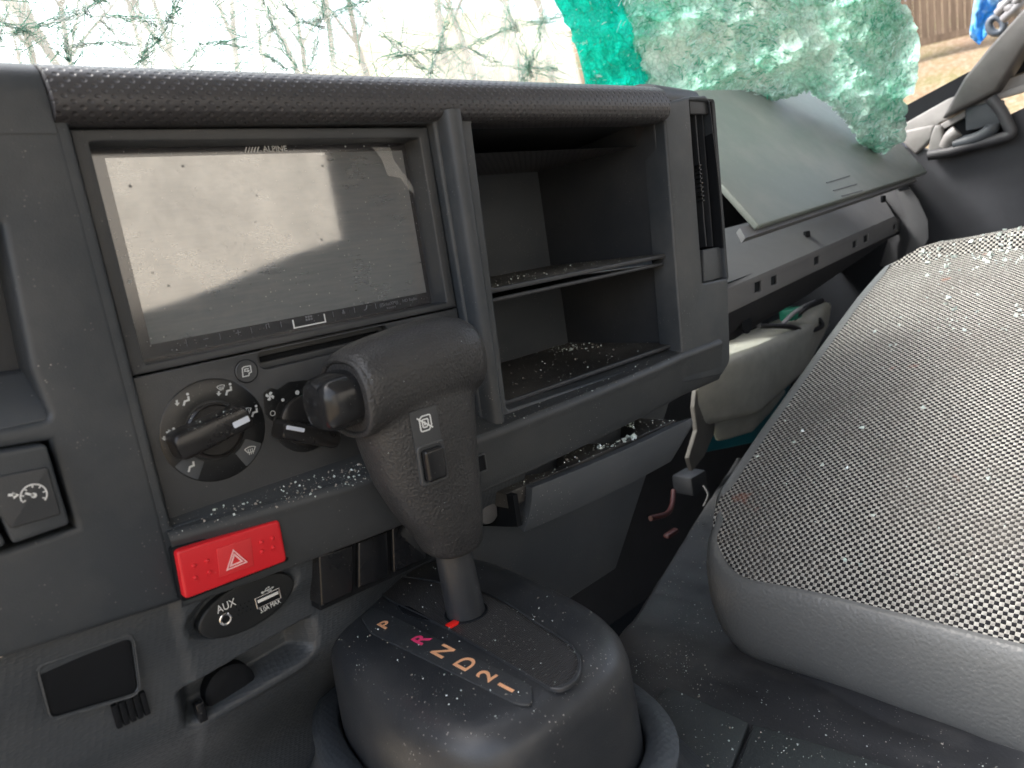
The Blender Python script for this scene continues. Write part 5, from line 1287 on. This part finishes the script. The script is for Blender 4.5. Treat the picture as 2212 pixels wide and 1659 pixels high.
for q in range(1000):
    u = Vector((rnd.uniform(-60, 1260), rnd.uniform(-90, 160))); a = rnd.uniform(0, math.pi); L_ = rnd.uniform(15, 130); v = u + Vector((math.cos(a), math.sin(a))) * L_
    addcrack([wp(p.x, p.y, rnd.uniform(0, .006)) for p in jag(u, v, 4, 3)], rnd.choice((.00018, .00026, .00036)), rnd.random() < .6)
mesh_from('white_cracks', cw[0], cw[1], M['crackw'], ws); mesh_from('green_cracks', cg[0], cg[1], M['crackg'], ws)
# folded crushed section
def yfold(px):
    t = (px - 1195) / (1900 - 1195); return .66 - .245 * max(0, min(t, 1.08)) ** 1.05
topL = [(1180, -260), (1195, 0), (1232, 60), (1252, 120), (1262, 170), (1266, 215)]
def leftx(y):
    pts = [(-260, 1150), (0, 1196), (60, 1231), (120, 1250), (170, 1262), (400, 1300)]
    for a, b in zip(pts, pts[1:]):
        if a[0] <= y <= b[0]: return a[1] + (b[1] - a[1]) * (y - a[0]) / (b[0] - a[0])
    return 1262
def righty(y):
    pts = [(-260, 1880), (-60, 1915), (0, 1938), (30, 1958), (60, 1975), (100, 1981), (150, 1978), (175, 1975), (200, 1966), (215, 1952), (240, 1953), (280, 1954), (300, 1948), (318, 1930), (328, 1905)]
    for a, b in zip(pts, pts[1:]):
        if a[0] <= y <= b[0]: return a[1] + (b[1] - a[1]) * (y - a[0]) / (b[0] - a[0])
    return 1905
def boty(x):
    pts = [(1150, 230), (1560, 232), (1700, 205), (1745, 192), (1775, 208), (1800, 226), (1830, 258), (1860, 300), (1885, 323), (1910, 327), (1935, 318), (1955, 300)]
    for a, b in zip(pts, pts[1:]):
        if a[0] <= x <= b[0]: return a[1] + (b[1] - a[1]) * (x - a[0]) / (b[0] - a[0])
    return 300
def crush(name, xa, xb, mat, NXc, NYc, seed, u0, u1):
    vs, fs, uvs, ok = [], [], [], []
    for j in range(NYc + 1):
        py = -240 + (330 + 240) * j / NYc
        for i in range(NXc + 1):
            t = i / NXc; lx = leftx(py) if xa is None else xa(py); rx = righty(py) if xb is None else xb(py)
            px = lx + (rx - lx) * t
            by = boty(px); pyy = min(py, by + 3 * noise.noise(Vector((px * .06, 0, seed))))
            jx = 5 * noise.noise(Vector((px * .05, pyy * .05, 9))) * (1 if i in (0, NXc) and name == 'crushed_section' else .0)
            Y = yfold(px) + .022 * noise.noise(Vector((px * .010, pyy * .012, seed))) + .010 * noise.noise(Vector((px * .035, pyy * .04, seed + 2))) + .0035 * noise.noise(Vector((px * .13, pyy * .13, seed + 5)))
            vs.append(UY(px + jx, pyy, Y)); uvs.append((u0 + (u1 - u0) * (px - 1195) / 760, pyy / 400)); ok.append(py < by + 12)
    for j in range(NYc):
        for i in range(NXc):
            a = j * (NXc + 1) + i
            if ok[a] and ok[a + 1]: fs.append((a, a + 1, a + NXc + 2, a + NXc + 1))
    o = mesh_from(name, vs, fs, mat, ws, uvs=uvs, smooth=False); s = o.modifiers.new('s', 'SOLIDIFY'); s.thickness = .005; return o
tb_r = lambda y: 1345 + .30 * (y) + 14 * noise.noise(Vector((y * .03, 1, 1)))
crush('tint_band', None, lambda y: tb_r(y) + 4, M['teal'], 40, 110, 3, 0, 1)
crush('crushed_section', tb_r, None, M['crushed'], 190, 170, 3, 0, 1)

# fine fibres of broken glass on the crushed sheet; pale ones paint its glints
fw = ([], []); fg = ([], [])
for q in range(5200):
    py = rnd.uniform(-60, 325); px = rnd.uniform(1215, 1975)
    if px > righty(py) - 3 or px < leftx(py) + 8 or py > boty(px) - 2: continue
    tealz = px < tb_r(py)
    if tealz and rnd.random() < .8: continue
    nz = noise.noise(Vector((px * .006, py * .008, 7)))
    if nz + .3 * noise.noise(Vector((px * .03, py * .03, 2))) < -.28: continue
    a = -.45 + 1.6 * noise.noise(Vector((px * .005, py * .006, 1))) + rnd.gauss(0, .55); L_ = rnd.uniform(3, 15) * (1.6 if rnd.random() < .1 else 1)
    pts = []
    for t in (-.5, 0, .5):
        x = px + math.cos(a) * L_ * t + rnd.uniform(-1, 1); y = py + math.sin(a) * L_ * t + rnd.uniform(-1, 1)
        Y = yfold(x) + .022 * noise.noise(Vector((x * .010, y * .012, 3))) + .010 * noise.noise(Vector((x * .035, y * .04, 5))) + .0035 * noise.noise(Vector((x * .13, y * .13, 8)))
        pts.append(UY(x, y, Y - .0085))
    T = fg if rnd.random() < .42 else fw
    v, f = tube(None, pts, rnd.choice((.0003, .0005, .0008)), None, seg=4, caps=False); b = len(T[0]); T[0].extend(v); T[1].extend([tuple(z + b for z in ff) for ff in f])
mesh_from('splinters_and_glints', fw[0], fw[1], crack_mat('pale_mint_splinters', (.66, .93, .82), .6), ws); mesh_from('green_splinters', fg[0], fg[1], crack_mat('mid_green_splinters', (.12, .46, .34), .5), ws)

# ================================================================== CRUMBS OF GLASS AND GRIT
dg = bpy.context.evaluated_depsgraph_get(); dg.update()
rnd = random.Random(5)
def inpoly(x, y, pl):
    c = False; j = len(pl) - 1
    for i in range(len(pl)):
        if (pl[i][1] > y) != (pl[j][1] > y) and x < (pl[j][0] - pl[i][0]) * (y - pl[i][1]) / (pl[j][1] - pl[i][1]) + pl[i][0]: c = not c
        j = i
    return c
shape = [Vector(v) for v in ((-1, -.8, -.5), (1, -.6, -.4), (.7, 1, -.5), (-.8, .7, -.4), (-.4, -.3, .7), (.6, .2, .9))]
faces = [(0, 1, 2, 3), (0, 4, 1), (1, 4, 5), (1, 5, 2), (2, 5, 4, 3), (0, 3, 4)]
CR = ([], []); GR = ([], [])
def crumb(T, p, s):
    R = Matrix.Rotation(rnd.uniform(0, 6.3), 3, 'Z') @ Matrix.Rotation(rnd.uniform(0, 6.3), 3, 'X'); b = len(T[0])
    for v in shape: T[0].append(p + R @ Vector((v.x * s * rnd.uniform(.6, 1.2), v.y * s * rnd.uniform(.6, 1.2), v.z * s)))
    T[1].extend([tuple(q + b for q in f) for f in faces])
def scatter(poly, n, s0, s1, names=None, grit=.4, clump=0, up=.35):
    xs_ = [p[0] for p in poly]; ys_ = [p[1] for p in poly]; k = 0; tries = 0
    while k < n and tries < n * 8:
        tries += 1
        x, y = rnd.uniform(min(xs_), max(xs_)), rnd.uniform(min(ys_), max(ys_))
        if not inpoly(x, y, poly): continue
        if clump and noise.noise(Vector((x * .02, y * .02, clump))) < rnd.uniform(-.5, .4): continue
        h, loc, nor, _, ob, _ = S.ray_cast(dg, Vector((0, 0, 0)), ray(x, y).normalized())
        if not h or (names and ob.name.split('.')[0] not in names): continue
        if nor.z < up: continue
        s = .62 * (s0 + (s1 - s0) * rnd.random() ** 5)
        crumb(GR if rnd.random() < grit else CR, loc + Vector((0, 0, s * .3)), s); k += 1
scatter([(355, 1135), (780, 990), (800, 1040), (360, 1165)], 220, .00016, .0014, ('lower_fascia', 'centre_frame'), .45)
scatter([(600, 1060), (780, 990), (800, 1040), (620, 1085)], 150, .00018, .0011, ('lower_fascia', 'centre_frame'), .4)
scatter([(1030, 900), (1470, 755), (1475, 770), (1035, 945)], 260, .00018, .0010, ('lower_fascia', 'centre_frame'), .5)
scatter([(700, 1180), (1400, 1180), (1400, 1600), (700, 1600)], 560, .00016, .0008, ('console_cover', 'ribbed_gate', 'letter_strip', 'gate_lip'), .5, 3, .7)
scatter([(650, 1400), (1500, 1380), (1500, 1659), (650, 1659)], 240, .00025, .0011, ('console_base',), .35, 0, .3)
scatter([(1400, 1400), (2212, 1659), (1300, 1659)], 220, .0003, .0014, ('console_flange', 'rear_plate', 'cover_mat'), .45, 0, .5)
scatter([(1250, 1060), (1560, 1060), (1560, 1500), (1300, 1480)], 320, .0003, .0013, ('cover_mat',), .7, 2, .3)
scatter([(1060, 560), (1430, 545), (1430, 590), (1060, 650)], 420, .0002, .0011, ('pocket_floor',), .6)
scatter([(1090, 725), (1440, 725), (1430, 745), (1105, 860)], 360, .0002, .0013, ('pocket_floor',), .6)
scatter([(1190, 720), (1310, 725), (1300, 750), (1180, 765)], 90, .0006, .0022, ('pocket_floor',), .15)
scatter([(1090, 890), (1480, 890), (1400, 1000), (1090, 1060)], 150, .0004, .0019, ('drawer_tray',), .2)
scatter([(1290, 925), (1370, 910), (1370, 960), (1290, 970)], 55, .0010, .0042, ('drawer_tray',), .05)
scatter([(1560, 560), (2212, 480), (2212, 1300), (1560, 1250)], 150, .0006, .0030, ('cushion_top',), .1, 0, .2)
scatter([(1960, 480), (2260, 470), (2260, 560), (2000, 600)], 120, .0016, .0060, ('cushion_top',), .0, 0, -.5)
scatter([(1980, 640), (2212, 600), (2212, 720), (1980, 720)], 26, .0014, .0046, ('cushion_top',), .0, 0, -.5)
scatter([(700, 700), (1030, 700), (1030, 1180), (800, 1180)], 60, .0002, .0005, ('shift_knob', 'release_button'), .4, 0, -.6)
scatter([(380, 900), (540, 870), (540, 920), (400, 950)], 60, .0002, .0006, ('rotary_knob', 'knob_collar'), .5, 0, .2)
for T, nm, mt, lb, ct in ((CR, 'glass_crumbs', M['crumb'], 'tiny crumbs of shattered glass strewn over ledges, console and seat', 'glass crumbs'), (GR, 'grit_crumbs', M['grit'], 'pale specks of dust and grit strewn over ledges and console', 'grit')):
    tag(mesh_from(nm, T[0], T[1], mt, smooth=False), lb, ct, kind='stuff')
